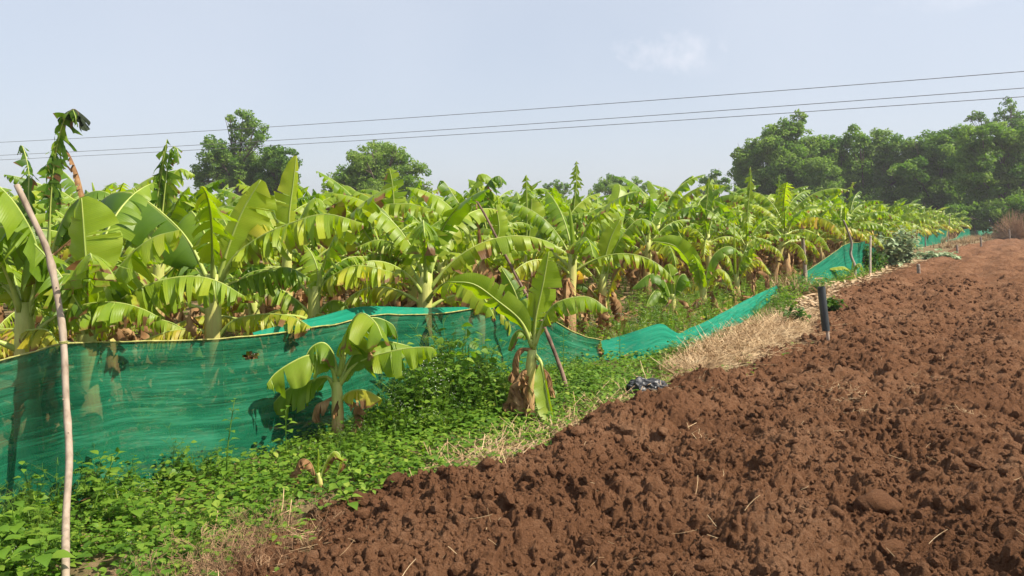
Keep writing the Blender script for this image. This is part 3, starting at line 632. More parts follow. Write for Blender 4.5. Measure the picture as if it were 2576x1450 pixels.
H("banana plant behind the leaning brown stick with dark brown dead leaves hanging at its top", 1205, Ydepth(1205, -4.75), 650, [
    dict(pts=[(1205, 720), (1190, 680), (1160, 640), (1110, 632)], W=.28, torn=.05, fold=-30, yel=.55, edge=.1, dY=-.1),
    dict(pts=[(1210, 700), (1230, 620), (1270, 600), (1290, 660)], W=.42, torn=.6, fold=68, yel=.50, edge=.3, dY=-.05),
    dict(pts=[(1205, 680), (1212, 640), (1205, 560), (1198, 505)], W=.13, torn=.4, fold=80, mat='dry', name='dry_leaf', wig=3, rib=.01),
    dict(pts=[(1203, 640), (1195, 655), (1185, 690), (1165, 730)], W=.34, torn=.2, fold=70, mat='dry', name='dry_leaf', wig=3, rib=.01, dY=-.15),
    dict(pts=[(1205, 640), (1220, 660), (1238, 690), (1240, 720)], W=.3, torn=.2, fold=80, mat='dry', name='dry_leaf', wig=3, rib=.01, dY=-.15),
    dict(pts=[(1200, 740), (1170, 700), (1130, 680), (1095, 710)], W=.38, torn=.7, fold=70, yel=.55, edge=.4, dY=-.1)], seed=46, extra=3, group=FR, dryn=4)
H("tall banana plant with shredded vertical leaf and great arching leaf beyond the leaning stick", 1320, Ydepth(1320, -6.0), 610, [
    dict(pts=[(1322, 640), (1326, 560), (1324, 440)], W=.44, torn=.9, fold=70, yel=.34, edge=.2, side=XR),
    dict(pts=[(1326, 640), (1335, 560), (1338, 500)], W=.5, torn=.1, fold=25, yel=.5, edge=.1, side=XR, grav=0, asym=(.5, 1)),
    dict(pts=[(1328, 650), (1355, 580), (1400, 538), (1450, 545), (1485, 600)], W=.42, torn=.9, fold=74, yel=.42, edge=.5, dY=-.2),
    dict(pts=[(1318, 650), (1280, 560), (1240, 520), (1190, 540)], W=.44, torn=.85, fold=70, yel=.30, edge=.3)], seed=47, extra=4, group=FR)
H("banana plant with a bleached cream-tipped upright leaf, behind the low stretch of net", 1515, Ydepth(1515, -4.75), 690, [
    dict(pts=[(1513, 700), (1522, 650), (1538, 595), (1560, 553)], W=.30, torn=.05, fold=-25, yel=.52, edge=.6, side=XR, grav=0, t0=.05),
    dict(pts=[(1520, 720), (1550, 620), (1600, 555), (1640, 560), (1662, 590)], W=.5, torn=.95, fold=74, yel=.30, edge=.2, dY=.15),
    dict(pts=[(1525, 770), (1545, 700), (1585, 645), (1625, 615)], W=.32, torn=.9, fold=76, yel=.70, edge=.95, dY=-.2),
    dict(pts=[(1508, 720), (1470, 672), (1410, 645), (1345, 665), (1325, 700)], W=.44, torn=.85, fold=72, yel=.50, edge=.35, dY=-.1),
    dict(pts=[(1505, 750), (1450, 700), (1390, 695), (1330, 730)], W=.42, torn=.4, fold=68, yel=.2, edge=.3, dY=.1),
    dict(pts=[(1500, 800), (1480, 755), (1440, 745), (1410, 775)], W=.36, torn=.6, fold=72, yel=.66, edge=.5, dY=-.1),
    dict(pts=[(1518, 700), (1540, 560), (1560, 470), (1530, 465)], W=.36, torn=.2, fold=40, yel=.45, edge=.2, dY=.9, side=XR)], seed=48, extra=2, group=FR, r0=.085, r1=.05, dryn=7)
H("young banana plant with dark untorn leaf beside the low net's small peak", 1692, Ydepth(1692, -4.42), 740, [
    dict(pts=[(1692, 770), (1670, 705), (1635, 690), (1590, 725)], W=.40, torn=.12, fold=58, yel=.16, edge=.1, dY=-.15),
    dict(pts=[(1694, 760), (1705, 705), (1722, 690), (1738, 720)], W=.36, torn=.1, fold=50, yel=.22, edge=.1, dY=.1),
    dict(pts=[(1692, 760), (1688, 700), (1680, 665)], W=.34, torn=.1, fold=30, yel=.38, edge=.1, side=XR, grav=0),
    dict(pts=[(1690, 780), (1660, 730), (1640, 740), (1625, 770)], W=.34, torn=.2, fold=60, yel=.25, edge=.1, dY=-.3)], seed=49, extra=0, group=FR, dryn=4, r0=.07, r1=.04, adult=.8, furl=([(1694, 740), (1696, 690)], .022))
H("banana plant with two wide bright leaves just right of the dark-leaved young one", 1768, Ydepth(1768, -4.42), 720, [
    dict(pts=[(1765, 740), (1740, 670), (1700, 620), (1640, 606)], W=.42, torn=.1, fold=45, yel=.40, edge=.4, dY=-.1, side=(.3, -.6, .6), grav=.1),
    dict(pts=[(1770, 730), (1790, 650), (1830, 620), (1870, 640)], W=.42, torn=.4, fold=65, yel=.25, edge=.2, dY=.1),
    dict(pts=[(1768, 740), (1765, 680), (1750, 650), (1735, 665)], W=.4, torn=.2, fold=60, yel=.35, edge=.2, dY=-.3),
    dict(pts=[(1772, 740), (1800, 680), (1830, 690), (1845, 730)], W=.36, torn=.7, fold=70, yel=.5, edge=.5, dY=-.1)], seed=50, extra=2, group=FR, dryn=7, r0=.08, r1=.05)
H("banana plant with an unopened spear leaf on a clean tan stem", 1852, Ydepth(1852, -4.45), 690, [
    dict(pts=[(1852, 720), (1835, 650), (1800, 640), (1775, 680)], W=.38, torn=.8, fold=70, yel=.5, edge=.3),
    dict(pts=[(1855, 720), (1875, 675), (1910, 655), (1940, 690)], W=.34, torn=.9, fold=74, yel=.68, edge=.85, dY=-.1),
    dict(pts=[(1852, 715), (1870, 640), (1900, 600), (1945, 610)], W=.44, torn=.9, fold=72, yel=.32, edge=.2, dY=.2)], seed=51, extra=2, group=FR, dryn=3, r0=.075, r1=.045, furl=([(1850, 700), (1848, 620), (1846, 562)], .03))
# taller plants standing behind the front row, whose shredded leaves break the skyline
SK = "tall shredded banana plants breaking the skyline"
H("tallest banana plant, its shredded dark leaf hanging in ribbons above the pale pole", 125, 7.4, 640, [
    dict(pts=[(122, 660), (128, 500), (138, 400), (152, 330), (170, 283), (186, 278), (192, 312)], W=.38, torn=1.0, fold=84, yel=.12, edge=.25, side=(1, .3, 0), grav=.97, dY=-.1, t0=.3),
    dict(pts=[(120, 660), (124, 520), (133, 420), (148, 350), (160, 318)], W=.36, torn=1.0, fold=84, yel=.15, edge=.3, side=(.3, 1, 0), grav=.97, t0=.3, seed=77),
    dict(pts=[(160, 340), (168, 298), (180, 275), (196, 282), (200, 322)], W=.36, torn=.2, fold=80, yel=0, edge=.2, t0=.2, mat='wilt', lab='blackened drooping tip leaf', rib=.008, side=(0, 1, 0)),  # wilt, blackened: the leaf's backlit darkness, painted as near-black green
    dict(pts=[(125, 650), (215, 560), (205, 470), (185, 410), (165, 375), (160, 400)], W=.18, torn=.8, fold=80, mat='dry', name='dry_leaf', rib=.014, dY=.1),
    dict(pts=[(120, 650), (75, 520), (72, 430), (55, 365), (45, 385)], W=.26, torn=1.0, fold=84, yel=.10, edge=.3, grav=.85, dY=.3),
    dict(pts=[(125, 650), (170, 530), (240, 480), (300, 500)], W=.5, torn=.3, fold=60, yel=.2, edge=.2, dY=.1),
    dict(pts=[(125, 650), (60, 520), (0, 500), (-60, 540)], W=.5, torn=.4, fold=60, yel=.3, edge=.2, dY=.2)], seed=52, extra=4, group=SK, dryn=3)
H("banana plant with a shaggy upright leaf and a small dark flap at its tip", 400, 8.3, 640, [
    dict(pts=[(398, 660), (392, 540), (405, 440), (420, 350)], W=.40, torn=1.0, fold=82, yel=.26, edge=.2, side=XR, grav=.95, t0=.3),
    dict(pts=[(398, 660), (390, 540), (400, 450), (412, 380)], W=.40, torn=1.0, fold=82, yel=.2, edge=.2, side=(.2, 1, 0), grav=.95, t0=.3, seed=78),
    dict(pts=[(402, 600), (420, 430), (430, 375), (445, 372), (449, 412)], W=.22, torn=.7, fold=70, yel=.15, edge=.3, t0=.6, dY=-.05),
    dict(pts=[(402, 650), (420, 480), (450, 425), (490, 440)], W=.46, torn=.9, fold=70, yel=.4, edge=.2, dY=.2),
    dict(pts=[(398, 660), (350, 520), (335, 470), (360, 500)], W=.46, torn=.2, fold=45, yel=.38, edge=.2, dY=.1),
    dict(pts=[(402, 660), (440, 520), (470, 500), (500, 540)], W=.46, torn=.8, fold=74, yel=.24, edge=.15, dY=.2)], seed=53, extra=4, group=SK)
H("banana plant whose tall pointed leaf rises like a green sail beside the dark left tree", 722, 8.2, 620, [
    dict(pts=[(722, 640), (728, 540), (738, 460), (745, 392)], W=.38, torn=.16, fold=34, yel=.48, edge=.1, side=(1, .4, 0), grav=0, t0=.06, asym=(1.1, .45)),
    dict(pts=[(722, 640), (690, 540), (650, 480), (600, 462)], W=.5, torn=.5, fold=60, yel=.42, edge=.3, dY=.2),
    dict(pts=[(724, 640), (770, 520), (800, 500), (820, 520)], W=.46, torn=.3, fold=55, yel=.36, edge=.2),
    dict(pts=[(720, 640), (660, 520), (620, 500), (590, 540)], W=.5, torn=.3, fold=55, yel=.45, edge=.2, dY=-.3)], seed=54, extra=4, group=SK)
H("banana plant with brown-blotched arching leaf and fishbone-like upright leaf before the round tree", 965, 8.8, 620, [
    dict(pts=[(975, 640), (990, 540), (988, 470), (980, 424)], W=.34, torn=.55, fold=20, yel=.48, edge=.05, side=XR, grav=.1, t0=.3),
    dict(pts=[(960, 650), (820, 560), (860, 505), (910, 486), (960, 500)], W=.46, torn=.6, fold=70, yel=.58, edge=.75, dY=-.4),
    dict(pts=[(965, 650), (900, 545), (960, 517), (1030, 513), (1092, 528)], W=.48, torn=1.0, fold=74, yel=.40, edge=.25, dY=-.5),
    dict(pts=[(960, 640), (920, 520), (880, 470), (840, 472)], W=.4, torn=.4, fold=55, yel=.4, edge=.2, dY=.3)], seed=55, extra=4, group=SK)
H("banana plant with a bent-over dark leaf tip on the skyline above the leaning stick", 1235, 10.2, 600, [
    dict(pts=[(1235, 620), (1215, 530), (1225, 465), (1255, 442), (1262, 470)], W=.46, torn=.85, fold=72, yel=.22, edge=.2, dY=-.2),
    dict(pts=[(1235, 620), (1205, 500), (1200, 445), (1225, 440), (1255, 470)], W=.44, torn=.7, fold=70, yel=.42, edge=.2),
    dict(pts=[(1230, 620), (1160, 520), (1115, 455), (1100, 470)], W=.46, torn=.9, fold=74, yel=.18, edge=.3, dY=.2),
    dict(pts=[(1240, 620), (1256, 580), (1248, 515)], W=.3, torn=.05, fold=-35, yel=.52, edge=.1, side=XR, grav=0)], seed=56, extra=4, group=SK)
for (px, ty, Y, sd, lab) in ((1447, 405, 13.5, 57, "banana plant with a lone ragged spire leaf between two small far trees"), (1885, 420, 17.5, 58, "banana plant with a tall ragged spire leaf in front of the woods' left half"),
                         (1957, 440, 21, 59, "banana plant with a thin twisted spire leaf, right of the taller spire before the woods"), (1780, 445, 15.5, 60, "banana plant with a short blunt upright leaf before the small tree beside the woods"), (2140, 458, 27, 61, "banana plant with a slanting feathery leaf, farthest of the spires before the woods")):
    H(lab, px, Y, 590, [dict(pts=[(px - 2, 610), (px - 4, 540), (px + 2, 470), (px + (3 if sd != 61 else 14), ty)], W=.40 if sd != 59 else .28, torn=1.0, fold=80, yel=.34, edge=.15, side=XR, grav=.92, t0=.3)], seed=sd, extra=7, group=SK, dryn=3)

# ---- the other plants: a few kinds, copied
protos2 = [build_plant("banana_plant", np.random.default_rng(100 + i), 1.0, 1, 8, .8, yel=(.26, .34, .22, .38, .3, .28)[i], torn=(.9, .8, .95, .75, .9, .85)[i]) for i in range(6)]
hero_xy = np.array([o.location[:2] for o in HEROES])
spots = []
n_rows = 12; sp_n, sp_s = 1.5, 1.5
for i in range(n_rows):
    n00 = -sp_n * i
    for j in range(90):
        s = .8 + sp_s * j + (i % 2) * .8 + rng.normal() * .16; n = min(-4.75, float(net_n(s)) - .55) + n00 + rng.normal() * .14
        p = from_ns(n, s); x, y = p[0], p[1]
        if y < 3.0: continue
        a = math.degrees(math.atan2(x, y))
        if a < -41 or a > 36: continue
        dmin = np.min(np.hypot(hero_xy[:, 0] - x, hero_xy[:, 1] - y))
        if dmin < (.75 if i else .95): continue
        if y > 92: continue
        spots.append((y, i, x, y, s))
spots.sort()
MIDG = "banana plants in the rows behind the front row"; FARG = "banana plants of the distant rows"
bulk = []; counts = {}; nth = {}
ORD = ["first", "second", "third", "fourth", "fifth", "sixth", "seventh", "eighth", "ninth", "tenth", "eleventh", "twelfth", "thirteenth", "fourteenth", "fifteenth", "sixteenth"]
protos0 = []
for i in range(4):
    gq = build_plant("banana_plant", np.random.default_rng(200 + i), 1.0, 0, 5, .45, yel=(.3, .38, .26, .34)[i], torn=.8); protos0.append(gq)
mesh0 = [gq.build("banana_plant", PM) for gq in protos0]
used0 = [False] * 4; used2 = [False] * 6; nind = 0
for (yy, i, x, y, s) in spots:
    near = (y < 15 and i <= 4) or (i == 0 and y < 34) or (i <= 1 and y < 24)
    mid = (not near) and ((i <= 2 and y < 92) or (i <= 6 and y < 30)) and nind < 255
    rz = rng.uniform(0, 6.28); sc = rng.uniform(.80, 1.20) * float(np.interp(y, [6, 12, 22], [1.0, 1.1, 1.28])) * (1 if i else 1.03)
    if near or mid:
        kk = int(rng.integers(6)) if near else int(rng.integers(4))
        if near: o = protos2[kk] if not used2[kk] else copy_tree(protos2[kk]); used2[kk] = True
        else:
            o = mesh0[kk] if not used0[kk] else mesh0[kk].copy()
            if used0[kk]: COL.objects.link(o)
            used0[kk] = True
        place(o, (x, y, 0), rz, sc); nind += 1
        if i == 0 and y < 40:
            c_ = counts.get('f', 0); counts['f'] = c_ + 1
            where = "between the pale pole and the small front banana plant" if y < 6 else ("opposite the leaning brown stick" if y < 10 else ("behind the collapsed low net" if y < 15 else ("behind the rising net and its grey sticks" if y < 24 else "behind the grey-green bush")))
            lab = "front-row banana plant with torn leaves " + where
            m = nth.get(lab, 0); nth[lab] = m + 1
            tag(o, lab if m == 0 else lab + ", " + ORD[m] + " along", "banana plant", FR)
        elif y < 15: tag(o, "tattered banana plant crowded behind the front row, nearer than the leaning stick's far rows", "banana plant", MIDG)
        elif y < 40: tag(o, "arching-leaved banana plant in the packed middle distance behind the collapsed net", "banana plant", "banana plants in the middle distance")
        else: tag(o, "far-off banana plant, small in the picture, in the rows narrowing towards the dark woods", "banana plant", FARG)
    else: bulk.append((x, y, rz, sc))
for f_, ob in list(zip(used0, mesh0)) + list(zip(used2, protos2)):
    if not f_:
        for ch in list(ob.children): bpy.data.objects.remove(ch)
        bpy.data.objects.remove(ob)
G = Geo(); L4 = [[] for _ in range(4)]
for b_ in bulk:
    m = np.array(Matrix.Rotation(b_[2], 3, 'Z')) * b_[3]; L4[int(rng.integers(4))].append((m, np.array([b_[0], b_[1], 0])))
for q, L in zip(protos0, L4): G.scatter(q, L)
tag(G.build("banana_rows", PM), "massed banana foliage filling the plantation deep behind the nearer rows", "banana rows", kind="stuff")

# ------------------------------------------------------------------ shade nets
def interp_cols(cols, n):
    c = np.array(cols, float); u = np.linspace(0, 1, len(c)); L = np.concatenate([[0], np.cumsum(np.hypot(np.diff(c[:, 0]), np.diff(c[:, 1])) + 1e-6)]); L /= L[-1]
    t = np.linspace(0, 1, n); return np.stack([np.interp(t, L, c[:, k]) for k in range(c.shape[1])], 1)
def net(label, cols, rows=26, ncol=160, wr=.02, hole=None, hem=None, solid=0.0, group="green shade nets along the field edge", belly=.05, rope=True):
    """cols: (top px, top py, top Y or None, bottom px, bottom py, bottom z)"""
    T_, B_ = [], []
    for (tx, ty, tY, bx, by, bz) in cols:
        b = g(bx, by, bz); t = at(tx, ty, tY if tY is not None else b[1] * 1.02 + .10); T_.append(t); B_.append(b)
    top = spline(T_, ncol); bot = spline(B_, ncol)
    v = np.linspace(0, 1, rows); P = top[:, None, :] * (1 - v)[None, :, None] + bot[:, None, :] * v[None, :, None]
    length = np.concatenate([[0], np.cumsum(np.linalg.norm(np.diff((top + bot) / 2, axis=0), axis=1))])
    U = np.repeat(length[:, None], rows, 1); Hh = np.linalg.norm(top - bot, axis=1)[:, None] * v[None]
    nz = fbm(U * 1.1, Hh * 9 + U * .7, 5, 4) - .47; nz2 = fbm(U * 4, Hh * 30 + U * 1.5, 9, 3) - .45
    env = np.sin(np.pi * np.clip(v, .03, 1)) [None] ** .5
    off = (nz * wr * 2.2 + nz2 * wr * .7) * env - belly * np.sin(np.pi * v)[None]
    P = P + off[..., None] * PD
    ii = np.arange(ncol * rows).reshape(ncol, rows); Q = np.stack([ii[:-1, :-1], ii[1:, :-1], ii[1:, 1:], ii[:-1, 1:]], -1)
    lp = np.stack([U, Hh, U * 0], -1).reshape(-1, 3); mask = np.ones(Q.shape[:2], bool); flap = None
    if hole is not None:
        pc = P[:-1, :-1]; px_ = 1288 + F * pc[..., 0] / (pc[..., 1] * cp - (pc[..., 2] - CAM_H) * sp)
        py_ = 725 - F * (pc[..., 1] * sp + (pc[..., 2] - CAM_H) * cp) / (pc[..., 1] * cp - (pc[..., 2] - CAM_H) * sp)
        mask = ((px_ - hole[0]) / hole[2]) ** 2 + ((py_ - hole[1]) / hole[3]) ** 2 > 1
    G = Geo(); G.add(P.reshape(-1, 3), Q[mask], lp=lp, tc=(solid, 0, 0, 0))
    base = B_[0].copy(); root = empty("shade_net", base, label, "shade net", group)
    G.build("net_panel", M['net'], root).location = -base
    if rope:
        G = Geo(); tp = top.copy(); tp[:, 2] += .012 * (vnoise(length * 7, length * 0, 5) - .5); tube(G, tp + PD * .012, .0040 + .003 * rng.uniform(size=ncol), 5); G.build("top_rope", M['rope'], root).location = -base
    if hem is not None:
        a, b_, hh, back = hem; pxs = 1288 + F * top[:, 0] / (top[:, 1] * cp - (top[:, 2] - CAM_H) * sp); i0, i1 = int(np.argmin(abs(pxs - a))), int(np.argmin(abs(pxs - b_))); e = np.sin(np.pi * np.linspace(.02, 1, i1 - i0)) ** .6
        E = top[i0:i1] + np.array([0, 0, 1]) * (hh * e)[:, None] - PD * (back * e)[:, None]; md = (top[i0:i1] + E) / 2 + np.array([0, 0, .012]); S_ = np.stack([top[i0:i1], md, E], 1)
        kk = np.arange((i1 - i0) * 3).reshape(-1, 3); Qh = np.stack([kk[:-1, :-1], kk[1:, :-1], kk[1:, 1:], kk[:-1, 1:]], -1).reshape(-1, 4)
        G = Geo(); G.add(S_.reshape(-1, 3), Qh, lp=np.stack([np.repeat(length[i0:i1, None], 3, 1), np.tile([0, .05, .1], (i1 - i0, 1)), np.zeros((i1 - i0, 3))], -1).reshape(-1, 3), tc=(1, 0, 0, 0)); G.build("folded_hem", M['net'], root).location = -base
    return root
net("long upright green shade net tied to the pale pole, torn hole near its top", [
    (-420, 1010, None, -420, 1520, 0), (-60, 925, None, -80, 1355, 0), (0, 907, None, 0, 1318, 0), (80, 885, None, 80, 1300, 0), (160, 863, 3.98, 160, 1285, 0), (230, 861, None, 300, 1250, 0), (340, 859, None, 420, 1220, 0), (540, 852, None, 560, 1175, 0), (700, 837, None, 720, 1125, 0), (830, 817, None, 850, 1085, 0), (900, 800, None, 930, 1062, 0), (960, 792, None, 1000, 1045, 0),
    (1080, 790, None, 1120, 1012, 0), (1190, 775, None, 1230, 985, 0), (1270, 750, None, 1300, 965, 0), (1312, 738, None, 1340, 952, 0), (1350, 772, None, 1385, 940, 0), (1400, 812, None, 1420, 928, 0), (1450, 840, None, 1465, 918, 0), (1512, 857, None, 1515, 905, 0)],
    rows=44, ncol=420, wr=.028, hole=(628, 893, 20, 9), hem=(640, 1195, .065, .13))
net("collapsed stretch of bright green net lying low beside the straw heap", [
    (1512, 858, None, 1513, 905, .02), (1560, 846, None, 1560, 906, .0), (1610, 830, None, 1620, 905, 0), (1662, 815, None, 1665, 898, 0), (1690, 830, None, 1700, 890, 0), (1710, 839, None, 1735, 880, .01), (1735, 826, None, 1765, 868, .02), (1777, 808, None, 1800, 853, .02), (1852, 768, None, 1872, 808, .02), (1910, 738, None, 1913, 780, .02), (1957, 717, None, 1950, 748, .02)], rows=22, ncol=170, wr=.05, solid=.9, belly=-.03, rope=False)
net("green net rising to two grey sticks beyond the dark pipe post, yellow top edge", [
    (1972, 721, None, 1975, 724, 0), (2020, 688, None, 2030, 722, 0), (2060, 661, None, 2075, 718, 0), (2100, 633, None, 2110, 712, 0), (2130, 613, None, 2135, 706, 0), (2165, 609, None, 2165, 697, 0), (2190, 598, None, 2188, 688, 0)], rows=16, ncol=90, wr=.03, solid=.6, belly=.06)
net("short side flap of green net folded back behind the tall grey stick", [(2192, 599, None, 2190, 688, 0), (2200, 620, 24.5, 2204, 676, 0), (2212, 645, 26, 2214, 668, 0)], rows=10, ncol=20, wr=.02, solid=.5, rope=False)
net("far green net panel hung squarely between sticks past the grey-green bush", [(2300, 600, None, 2302, 624, 0), (2312, 580, None, 2312, 622, 0), (2345, 577, None, 2345, 617, 0), (2383, 570, None, 2383, 608, 0)], rows=10, ncol=50, wr=.04, solid=.6)
net("farthest green net sagging low then rising, behind the tan dry grass", [(2384, 603, None, 2386, 607, 0), (2405, 598, None, 2405, 605, 0), (2425, 578, None, 2425, 602, 0), (2455, 574, None, 2455, 597, 0), (2482, 568, None, 2482, 592, 0), (2510, 577, None, 2510, 588, 0)], rows=8, ncol=50, wr=.04, solid=.6)
nt_ = bpy.data.objects.get('shade_net'); th = np.linspace(0, 6.2832 * 2, 30); c_ = at(160, 862, 3.92); G = Geo()
tube(G, c_ - np.array(nt_.location) + np.stack([np.cos(th) * .020, np.sin(th) * .020, th * .0012 - .008], 1), .0035, 5); G.build('rope_tie', M['rope'], nt_)
# ------------------------------------------------------------------ poles, sticks, posts
def stick(name, label, pts, r0, r1, mat, cat, group=None, base_z0=True, knots=0, sides=9, seed=3, parts=None):
    """pts: (px, py, Y)"""
    r = np.random.default_rng(seed); P = spline([at(x, y, Y) for x, y, Y in pts], 40); n = len(P); u = np.linspace(0, 1, n)
    rad = r0 * (1 - u) + r1 * u; rad = rad * (1 + .06 * np.sin(u * 31 + seed) * r.uniform(.3, 1, n))
    for _ in range(knots): c = r.uniform(.05, .95); rad = rad * (1 + .20 * np.exp(-((u - c) / .012) ** 2))
    base = P[0].copy(); G = Geo(); tube(G, P - base, rad, sides)
    for _ in range(knots):
        i = int(r.integers(4, n - 4)); a = r.uniform(0, 6.28); d = np.array([math.cos(a), math.sin(a), .3]); q = P[i] - base; tube(G, [q, q + d * rad[i] * 1.35], [rad[i] * .38, rad[i] * .18], 6)
    o = G.build(name, M[mat], loc=None); o.location = base; tag(o, label, cat, group); return o
stick("net_pole", "tall pale peeled pole bent at the top, near end of the green net", [(165, 1530, 2.98), (165, 1450, 3.12), (166, 1300, 3.42), (174, 1150, 3.62), (166, 1000, 3.80), (160, 862, 3.92), (150, 780, 3.98), (122, 640, 4.06), (80, 545, 4.1), (42, 466, 4.12)], .0172, .0155, 'pole', "pole", knots=7, sides=12)
stick("leaning_stick", "thin brown branch leaning left across the net beside the slender banana plant", [(1428, 985, 6.75), (1408, 920, 6.9), (1365, 815, 7.1), (1312, 720, 7.25), (1270, 640, 7.4), (1225, 550, 7.5), (1200, 508, 7.55)], .021, .011, 'stick', "stick", knots=4, seed=5)
stick("net_stick", "stout grey stake standing at the foot of the rising green net", [(2027, 716, 17.6), (2024, 660, 17.7), (2019, 598, 17.8)], .05, .04, 'greystick', "stick", "grey net sticks", seed=6)
stick("net_stick", "crooked forked stick poking above the rising green net's yellow edge", [(2152, 708, 20.2), (2150, 670, 20.4), (2140, 640, 20.5), (2142, 612, 20.5), (2130, 575, 20.4), (2122, 555, 20.3)], .045, .025, 'greystick', "stick", "grey net sticks", knots=3, seed=7)
stick("net_stick", "straight pale stick at the peak of the rising green net", [(2189, 690, 21.6), (2189, 640, 21.7), (2190, 594, 21.8)], .035, .03, 'whitepost', "stick", "grey net sticks", seed=8)
for (px, y0, y1, lab, q) in ((2310, 622, 560, "thin stick at the left edge of the square far net panel", -8), (2384, 610, 540, "stick between the square far net and the farthest net", 6), (2328, 622, 590, "short pale stick inside the square far net panel", 0), (2458, 598, 545, "slanting thin stick on the farthest net", -14), (2512, 592, 548, "last stick at the far end of the nets by the dry bush", 3), (2505, 590, 555, "thinner twin stick just left of the last stick by the dry bush", -2)):
    Y = g(px, y0)[1]; stick("net_stick", lab, [(px, y0 + 2, Y), (px + q * .5, (y0 + y1) / 2, Y), (px + q, y1, Y)], .05, .035, 'greystick', "stick", "grey net sticks", seed=px)
# dark pipe post with its pale inner stake
p = g(2081, 862, .10); Yp = p[1]
root = empty("pipe_post", p, "dark grey pipe standing upright on a pale stake in the ploughed soil", "post")
Pp = spline([at(x, y, Yp) for x, y in ((2078, 832), (2072, 780), (2066, 722))], 14) - p
G = Geo(); tube(G, Pp, .047, 18, cap=False); tube(G, Pp, .041, 18, cap=False); 
th = np.linspace(0, 6.2832, 18, endpoint=False); a0 = Pp[-1]
G.build("pipe", M['pipe'], root); G = Geo(); tube(G, spline([at(2083, 866, Yp) - p, at(2081, 830, Yp) - p, at(2066, 728, Yp) - p], 8), .022, 8); G.build("inner_stake", M['whitepost'], root)
for (px, y0, y1, lab, w_) in ((2311, 702, 665, "short grey post at the soil's edge below the grey-green bush", .05), (2408, 645, 617, "small post at the soil's edge before the square far net", .055), (2468, 624, 597, "dark small post at the soil's edge beside the tan dry grass", .06), (2540, 606, 578, "farthest small post at the soil's edge near the dry bush", .07)):
    b = g(px, y0); Y = b[1]; stick("boundary_post", lab, [(px, y0 + 3, Y), (px, (y0 + y1) / 2, Y), (px - 1, y1, Y)], w_, w_ * .9, 'greystick', "post", "boundary posts along the ploughed field", seed=px)
# crumpled black polythene
p = g(1628, 1000); r = np.random.default_rng(4); import bmesh
bm = bmesh.new(); bmesh.ops.create_icosphere(bm, subdivisions=5, radius=1); Vv = np.array([v.co[:] for v in bm.verts]); Tt = np.array([[v.index for v in f.verts] for f in bm.faces]); bm.free()
def ridge(x, y, k): return 1 - np.abs(2 * vnoise(x, y, k) - 1)
d = .62 + .34 * ridge(Vv[:, 0] * 2.2 + Vv[:, 2] * 1.3 + 5, Vv[:, 1] * 2.2 - Vv[:, 2] + 9, 3) + .18 * ridge(Vv[:, 0] * 6 + 3, Vv[:, 1] * 6 + Vv[:, 2] * 5, 6)
Vv = Vv * d[:, None] * np.array([.20, .15, .14]); Vv[:, 2] = np.maximum(Vv[:, 2] + .05, 0); G = Geo(); G.add(Vv, T=Tt)
tag(G.build("plastic_sheet", M['poly'], smooth=False), "crumpled black polythene bag lying at the soil's edge below the straw", "plastic bag").location = p

# ------------------------------------------------------------------ weeds, straw and litter on the verge
def leafcard(geo, o, d, up, L, W, tc, curl=.25, lob=None, mat=0):
    """small ovate leaf of two rows of quads folded along its midrib"""
    d = unit(d); s = unit(np.cross(d, up)); n = np.cross(s, d); pr = lob or [0, .75, 1.0, .6, 0]; m = len(pr); V = []
    for i, w_ in enumerate(pr):
        t = i / (m - 1); c = o + d * L * t - n * curl * L * t * t
        V += [c + s * W * .5 * w_ + n * W * .12 * w_, c, c - s * W * .5 * w_ + n * W * .12 * w_]
    Q = []
    for i in range(m - 1):
        a = i * 3; Q += [[a, a + 1, a + 4, a + 3], [a + 1, a + 2, a + 5, a + 4]]
    geo.add(V, Q, tc=tc, mat=mat)
def broad_weed(seed, h=.34, n=7, L=.075, W=.06, yel=.45):
    r = np.random.default_rng(seed); q = Geo(); lean = r.normal(0, .06, 2); top = np.array([lean[0], lean[1], h]); P = spline([[0, 0, 0], [lean[0] * .3, lean[1] * .3, h * .5], top], 6); tube(q, P, np.linspace(.004, .002, 6), 4, tc=(.35, 0, 0, 0), cap=False)
    for i in range(n):
        t = (i + 1) / n; z = P[min(5, int(t * 5))]; a = i * 1.57 + r.normal() * .3; k_ = (1.1 - .55 * t) if t > .3 else .9
        for b in (0, math.pi):
            dd = np.array([math.cos(a + b), math.sin(a + b), .25 + .35 * t + r.normal() * .15]); pet = z + unit(dd) * L * .35
            leafcard(q, pet, dd * [1, 1, .8] + [0, 0, -.25], UP + r.normal(0, .45, 3), L * k_ * r.uniform(.8, 1.2), W * k_ * r.uniform(.8, 1.15), (yel + r.normal() * .1, max(0, r.normal() * .12), 0, 0), .35)
    return q
